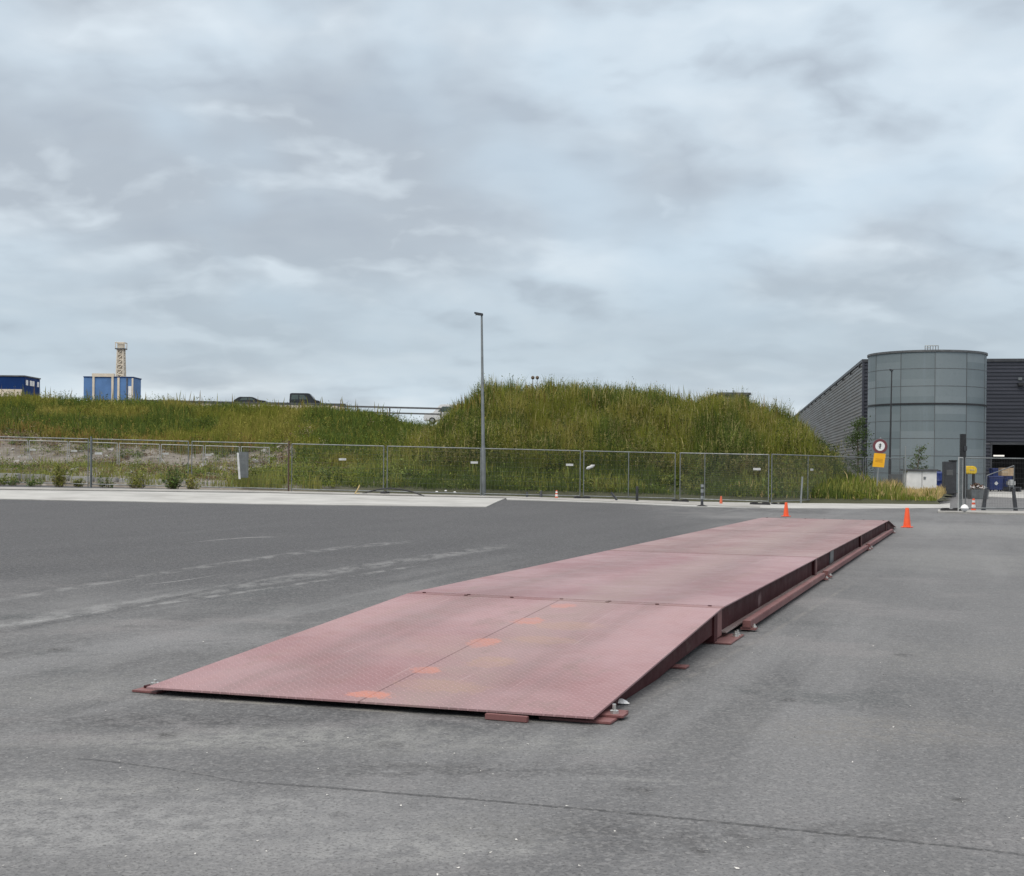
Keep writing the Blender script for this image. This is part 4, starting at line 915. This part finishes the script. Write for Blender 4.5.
YT = 88.0; tc_ = at(925.6, 470, YT); tc_.z = 0; RT = 3.82; HT = at(927, 350.6, YT - RT).z
tk = thing('steel_tank', 'large round galvanised steel water tank in front of the warehouse', 'tank', tc_, math.atan2(-tc_.y, -tc_.x))
NS = 11; RH = 1.135; PH = R(7.9)
tb = MB().lathe([(RT, 0), (RT, HT), (RT - .15, HT + .001)], 112).build('shell', M['tank'], tk, smooth=True)
for k in range(1, 8):
    if k != 3: z = HT - k*RH; MB().lathe([(RT + .002, z - .016), (RT + .012, z - .012), (RT + .012, z + .012), (RT + .002, z + .016)], 112).build('ring_seam', M['galv_dark'], tk, smooth=True)
for i in range(NS):
    m_ = Matrix.Rotation(2*math.pi*i/NS + PH, 4, 'Z'); MB().box(RT - .01, RT + .020, -.014, .014, 0, HT - .08, m_).build('vertical_seam', M['galv_dark'], tk)
z = HT - 3*RH; MB().lathe([(RT + .003, z - .08), (RT + .07, z - .07), (RT + .07, z + .03), (RT + .003, z + .04)], 112).build('stiffener_ring', M['black'], tk, smooth=True)
MB().lathe([(RT + .003, HT - .07), (RT + .075, HT - .06), (RT + .075, HT + .07), (RT - .3, HT + .09)], 112).build('rim', M['galv_dark'], tk, smooth=True)
MB().lathe([(RT - .05, HT + .05), (RT*.5, HT + .16), (.3, HT + .24)], 64).build('roof', M['galv_dark'], tk, smooth=True)
t_ = MB(); aa = np.linspace(-.03, .20, 6); pt = lambda a, z: (RT*.93*math.cos(a), RT*.93*math.sin(a), HT + z)
for a in aa: t_.tube(pt(a, .06), pt(a, .36), .03, 6)
t_.path([pt(a, .36) for a in aa], .028, 6); t_.path([pt(a, .22) for a in aa[:3]], .028, 6)
t_.build('railing', M['galv_light'], tk)
# flat roof edge seen over the mound
p = at(735, 396, 150); t_ = thing('distant_roof', 'grey flat roof edge just showing over the mound', 'building', (p.x, 150, 0))
MB().box(-1.6, 1.65, 0, 12, 0, p.z + .12).build('wall', M['galv'], t_); MB().box(-1.8, 1.8, -.3, 12.3, p.z + .121, p.z + .40).build('roof', M['galv_dark'], t_)

# ------------------------------------------------------------------ buildings, tower and traffic on the embankment
def plateau(px, Y):
    x = (px - CX)/F*Y; return Vector((x, Y, float(T(x, Y))))
Y1 = 135; P1 = lambda px, py: at(px, py, Y1)
o0 = plateau(112, Y1); bl = thing('blue_plant_building', 'pale blue plant building with cream corner posts on the embankment', 'building', o0)
lx = lambda px: P1(px, 400).x - o0.x; lz = lambda py: P1(112, py).z - o0.z
MB().box(lx(83.5), lx(132.8), 0, 2.9, lz(403) + .3, lz(377.5)).build('wall', M['blue_wall'], bl)
b = MB()
for px in (93.5, 112.5, 118.5): b.box(lx(px) - .11, lx(px) + .11, -.10, .05, lz(402), lz(375.5) if px < 118 else lz(377.6))
b.box(lx(93.0) - .1, lx(113) + .1, -.12, .3, lz(376.9), lz(373.6)); b.build('cream_frame', M['cream'], bl)
MB().box(lx(83), lx(133.3), -.16, 3.0, lz(405.5), lz(401.3)).build('plinth', M['cream'], bl); MB().box(lx(129.3) - .1, lx(130.5) + .1, -.05, .0, lz(400), lz(386)).build('door', M['white'], bl)
MB().box(lx(126.4), lx(127.4), -.06, .01, lz(400.5), lz(377.8)).build('drain_pipe', M['galv_dark'], bl); MB().box(lx(131.6), lx(132.8) + .04, -.05, .01, lz(400.5), lz(378)).build('drain_pipe', M['cream'], bl)
MB().box(lx(83.2), lx(133.3), -.05, 3.0, lz(377.5) + .002, lz(377.5) + .10).build('roof', M['blue_dark'], bl)
t0 = plateau(120, 141); tw = thing('lattice_tower', 'cream lattice tower with a platform rising behind the blue building', 'tower', t0)
zt = at(120, 349.5, 141).z - t0.z; b = MB(); hw0, hw1 = .46, .30
def cor(z, i): q = hw0 + (hw1-hw0)*z/zt; return ((-q, q, q, -q)[i], (-q, -q, q, q)[i], z)
for i in range(4): b.tube(cor(0, i), cor(zt, i), .10, 6)
for k in range(11):
    z0, z1 = zt*k/11, zt*(k+1)/11
    for i in range(4): j = (i+1) % 4; b.tube(cor(z0, i), cor(z1, j), .055, 5); b.tube(cor(z1, i), cor(z1, j), .055, 5)
b.build('lattice', M['cream'], tw); MB().lathe([(.25, 0), (.25, zt)], 12).build('riser_pipe', M['cream'], tw, smooth=True)
pf = MB().box(-.52, .52, -.52, .52, zt + .001, zt + .12).build('platform', M['galv_dark'], tw); b = MB()
for i in range(4): x, y = ((-.48, .48, .48, -.48)[i], (-.48, -.48, .48, .48)[i]); b.tube((x, y, zt + .12), (x, y, zt + .75), .05, 5); x2, y2 = ((.48, .48, -.48, -.48)[i], (-.48, .48, .48, -.48)[i]); b.tube((x, y, zt + .72), (x2, y2, zt + .72), .05, 5)
b.build('railing', M['cream'], pf); MB().box(-.32, .32, -.32, .32, zt + .121, zt + .62).build('fan_box', M['cream'], tw)

o0 = plateau(18, 120); cb = thing('site_cabin', 'dark blue site cabin with white windows at the left photo edge', 'cabin', o0)
lx = lambda px: (px - 18)/F*120; lz = lambda py: at(18, py, 120).z - o0.z
MB().box(lx(-30), lx(23.5), 0, 4.0, lz(397) , lz(376.5)).build('wall', M['blue_dark'], cb, bevel=.03); MB().box(lx(-30.5), lx(24), -.08, 4.1, lz(376.5) + .002, lz(375.3)).build('roof', M['galv_dark'], cb)
for a, b_ in ((.35, .85), (1.35, 1.85), (1.95, 2.45), (3.2, 3.65)): MB().box(lx(23.5) + .002, lx(23.5) + .04, a, b_, lz(384.8), lz(379.6)).build('window', M['white'], cb)
MB().box(lx(-30), lx(22), -.12, 2.8, lz(397), lz(389.3)).build('plinth', M['cream'], cb)

# road on top: barrier and guard rails
def rail_run(name, pts, label, cat, kind, m_):
    t_ = thing(name, label, cat, pts[0]); o = Vector(pts[0]); b = MB(); loc = [Vector(p) - o for p in pts]
    for a, c_ in zip(loc[:-1], loc[1:]):
        for z in kind: b.hexa([a + Vector((0, 0, z[0])), c_ + Vector((0, 0, z[0])), c_ + Vector((0, .12, z[0])), a + Vector((0, .12, z[0]))], [a + Vector((0, 0, z[1])), c_ + Vector((0, 0, z[1])), c_ + Vector((0, .12, z[1])), a + Vector((0, .12, z[1]))])
    b.build('rail', m_, t_)
    n_ = int((loc[-1] - loc[0]).length/4)
    for k in range(n_ + 1): q = loc[0].lerp(loc[-1], k/n_); MB().box(q.x - .06, q.x + .06, q.y + .125, q.y + .22, q.z - 2.5, q.z + kind[-1][1]).build('post', m_, t_)
    return t_
Yr = 130
rail_run('guard_rail', [at(141, 402.6, 132), at(345, 406, 150)], 'dark guard rail on the embankment beside the blue building', 'guard rail', [(0.0, .28)], M['galv_dark'])
t0 = at(140, 405.5, 133); t1 = at(345, 409.5, 152)
cbx = thing('concrete_barrier', 'pale concrete barrier along the road on the embankment', 'barrier', t0); t0.z += .28; t1.z += .28; cbx.location = t0; d = t1 - t0; b = MB()
b.hexa([Vector((0, 0, -1.2)), d + Vector((0, 0, -1.2)), d + Vector((0, .5, -1.2)), Vector((0, .5, -1.2))], [Vector((0, .1, .35)), d + Vector((0, .1, .35)), d + Vector((0, .4, .35)), Vector((0, .4, .35))]); b.build('barrier', M['cream'], cbx)
rail_run('guard_rail', [at(338, 412.5, 118), at(441, 415.0, 118)], 'two-rail dark guard rail left of the white van', 'guard rail', [(0.0, .14), (.50, .66)], M['galv_dark'])

def vehicle(p, Ln, prof, glass, wd, mbody, label, cat, name, face=1):
    """side profile in (x along, z); windows given as side polygons"""
    t_ = thing(name, label, cat, p, 0 if face > 0 else math.pi)
    hh = max(z for _, z in prof); belt = .95
    b = MB(); n_ = len(prof); ins = lambda z: wd/2 - max(0, z - belt)*.13
    vs = [(x, -ins(z), z) for x, z in prof] + [(x, ins(z), z) for x, z in prof]
    b.add(vs, [tuple(range(n_)), tuple(range(2*n_-1, n_-1, -1))] + [(i, n_+i, n_+(i+1) % n_, (i+1) % n_) for i in range(n_)])
    body = b.build('body', mbody, t_, bevel=.03)
    for g_ in glass:
        for s in (-1, 1):
            b = MB(); k = len(g_); b.add([(x, s*(ins(z) + .006), z) for x, z in g_] + [(x, s*(ins(z) - .02), z) for x, z in g_], [tuple(range(k)), tuple(range(2*k-1, k-1, -1))] + [(i, k+i, k+(i+1) % k, (i+1) % k) for i in range(k)])
            b.build('side_window', M['glass'], t_)
    for x in (-Ln*.31, Ln*.31):
        for s in (-1, 1):
            ty = MB().tube((x, s*(wd/2 - .20), .33), (x, s*(wd/2 + .01), .33), .33, 20).build('wheel', M['rubber'], t_); MB().tube((x, s*(wd/2 + .005), .33), (x, s*(wd/2 + .02), .33), .2, 16).build('rim', M['galv_light'], ty)
    fx = max(x for x, _ in prof)
    for s in (-1, 1): MB().box(fx - .10, fx + .012, s*wd*.36 - .14, s*wd*.36 + .14, .62, .80).build('headlight', M['galv_light'], t_)
    return t_
def vprof(Ln, hh, bonnet, rear, k=.95):
    h2 = Ln/2; return [(-h2, .32), (h2, .32), (h2, .75), (h2 - .1, k), (h2 - bonnet, k + .12), (h2 - bonnet - .75, hh - .04), (h2 - bonnet - 1.1, hh), (-h2 + rear + .25, hh), (-h2 + rear, hh - .08), (-h2, k + .02)]
def onroad(px, bottom_py, Y): q = at(px, bottom_py, Y); return q
v1 = vehicle(onroad(305.5, 407.5, 185), 4.3, vprof(4.3, 2.0, .75, .05), [[(-1.9, 1.1), (-.9, 1.1), (-.9, 1.75), (-1.85, 1.75)], [(-.75, 1.1), (.45, 1.1), (-.1, 1.75), (-.75, 1.75)]], 1.85, M['black_car'], 'black van driving along the road on the embankment', 'van', 'van')
v2 = vehicle(onroad(251, 407.5, 185), 4.6, vprof(4.6, 1.48, 1.15, .65), [[(-1.45, 1.0), (-.35, 1.0), (-.35, 1.36), (-1.1, 1.36)], [(-.25, 1.0), (.75, 1.0), (.2, 1.36), (-.25, 1.36)]], 1.8, M['black_car'], 'dark car half hidden by grass on the embankment road', 'car', 'car')
v3 = vehicle(onroad(446, 424, 138), 4.6, vprof(4.6, 2.05, .95, .05, 1.05), [[(-.6, 1.25), (.85, 1.25), (.35, 1.82), (-.6, 1.82)], [(-2.0, 1.25), (-.8, 1.25), (-.8, 1.82), (-1.95, 1.82)]], 1.9, M['white_car'], 'white van half hidden behind the left end of the mound', 'van', 'van', -1)

# tall dry thistle standing on the mound
for px, lb in ((532.5, 'dark seed-headed stalk on the mound crest, left of the pair'), (537, 'dark seed-headed stalk on the mound crest, right of the pair')):
    q = at(px, 392, 64); top = at(px + .3, 379.5, 64); t_ = thing('thistle', lb, 'plant', q)
    MB().tube((0, 0, -.6), top - q, .012, 5).build('stem', M['bark'], t_); MB().lathe([(.03, 0), (.09, .06), (.08, .14), (.02, .18)], 8, tuple(top - q)).build('seed_head', M['bark'], t_, smooth=True)

# ------------------------------------------------------------------ sky, sun, camera
w = bpy.data.worlds.new('World'); scene.world = w; w.use_nodes = True
h = NT(w.node_tree); bg = w.node_tree.nodes['Background']; bg.inputs['Strength'].default_value = .1
SUN_EL, SUN_AZ = R(52), R(215)      # azimuth clockwise from +Y
sky = h.n('ShaderNodeTexSky', sky_type='NISHITA'); sky.sun_disc = False; sky.sun_elevation = SUN_EL; sky.sun_rotation = SUN_AZ; sky.dust_density = 2
d = h.n('ShaderNodeTexCoord').outputs['Generated']; dx, dy, dz = h.sep(d)
zz = h.m('MAXIMUM', dz, 0.0); den = h.m('ADD', zz, .30)
p = h.comb(h.m('DIVIDE', dx, den), h.m('DIVIDE', dy, den), 0.0)
warp = h.n('ShaderNodeTexNoise'); h.put(warp.inputs['Vector'], h.vm('ADD', p, (51.3, -8.1, 0))); warp.inputs['Scale'].default_value = 3.0; warp.inputs['Detail'].default_value = 4
p2 = h.vm('ADD', p, h.vm('MULTIPLY', h.vm('SUBTRACT', warp.outputs['Color'], (.5, .5, .5)), (.11, .11, 0)))
p2 = h.vm('ADD', h.vm('MULTIPLY', p2, (.92, 1.05, 1)), (51.3, -8.1, 0))
def n2d(v, sc, dt, r):
    nd = h.n('ShaderNodeTexNoise', noise_dimensions='2D'); h.put(nd.inputs['Vector'], v); nd.inputs['Scale'].default_value = sc; nd.inputs['Detail'].default_value = dt; nd.inputs['Roughness'].default_value = r
    return nd.outputs['Fac']
def fb(v, s=1.6, dt=7, r=.5): return n2d(v, s, dt, r)
def billow(v): return h.m('SUBTRACT', 1.0, h.m('MULTIPLY', h.m('ABSOLUTE', h.m('SUBTRACT', n2d(v, 2.6, 4, .5), .5)), 3.0))
def field(v): return h.m('ADD', h.m('MULTIPLY', fb(v), .80), h.m('MULTIPLY', billow(v), .20))
a = field(p2); b2 = field(h.vm('ADD', p2, (-.03, .06, 0)))
big = h.noise(h.vm('ADD', h.vm('MULTIPLY', p, (1.0, .8, 1)), (12.4, 2.9, 0)), 2.0, 3, .5)
cov = h.m('ADD', h.m('MULTIPLY', a, .55), h.m('MULTIPLY', big, .45))
c = h.mix(h.ramp(cov, .45, .61), (5.3, 6.1, 6.78), (3.78, 4.24, 4.74))
lit = h.m('MULTIPLY', h.m('SUBTRACT', a, b2), 8.0)
c = h.mix(h.m('MULTIPLY', h.m('MAXIMUM', lit, 0.0, clamp=True), .8), c, (6.3, 7.0, 7.55)); c = h.mix(h.m('MULTIPLY', h.m('MAXIMUM', h.m('MULTIPLY', lit, -1.0), 0.0, clamp=True), .8), c, (3.4, 3.85, 4.4))
c = h.mix(h.m('MULTIPLY', h.ramp(h.noise(h.mapv(p, (2.2, 1.6, 1), (0, 0, 0), (2.7, 9.4, 0)), 1.0, 3, .5), .50, .68), .55), c, (4.9, 5.95, 6.85))
# darker, flatter band of cloud lower down, brighter breaks on the horizon
band = h.m('MULTIPLY', h.ramp(dz, .02, .09), h.ramp(dz, .09, .19, 1, 0)); c = h.mix(h.m('MULTIPLY', band, .6), c, (3.7, 4.42, 5.0))
gap = h.m('MULTIPLY', h.ramp(dz, .05, .078, 1, 0), h.ramp(h.noise(h.mapv(d, (5, 5, 20)), 1.0, 5, .5), .45, .60))
c = h.mix(h.m('MULTIPLY', gap, .65), c, (6.3, 6.9, 7.3))
# overcast skies brighten towards the zenith
zen = h.ramp(dz, .33, .95, 0.0, 1.0); c = h.vm('MULTIPLY', c, h.comb(h.m('ADD', 1.0, h.m('MULTIPLY', zen, 2.05)), h.m('ADD', 1.0, h.m('MULTIPLY', zen, 1.58)), h.m('ADD', 1.0, h.m('MULTIPLY', zen, 1.25))))
c = h.mix(.93, sky.outputs[0], c); h.put(bg.inputs['Color'], c)

s = bpy.data.lights.new('sun', 'SUN'); s.energy = 1.3; s.angle = R(28); s.color = (1, .93, .83); so = bpy.data.objects.new('sun', s); COL.objects.link(so)
dirv = Vector((math.sin(SUN_AZ)*math.cos(SUN_EL), math.cos(SUN_AZ)*math.cos(SUN_EL), math.sin(SUN_EL))); so.rotation_euler = dirv.to_track_quat('Z', 'Y').to_euler(); so.location = dirv*60

cam = bpy.data.cameras.new('camera'); co = bpy.data.objects.new('camera', cam); COL.objects.link(co); scene.camera = co
cam.sensor_width = 36; cam.sensor_fit = 'HORIZONTAL'; cam.lens = 36*F/1024; cam.shift_y = (HY - 438)/1024; cam.clip_start = .05; cam.clip_end = 6000
co.matrix_world = Matrix.Translation((0, 0, CAMH)) @ Matrix.Rotation(R(90), 4, 'X') @ Matrix.Rotation(ROLL, 4, 'Z')
scene.view_settings.view_transform = 'Standard'; scene.view_settings.look = 'None'; scene.view_settings.exposure = 0.35; scene.view_settings.gamma = 1
scene.render.engine = 'CYCLES'; scene.cycles.max_bounces = 6
scene.render.resolution_x = 1024; scene.render.resolution_y = 876
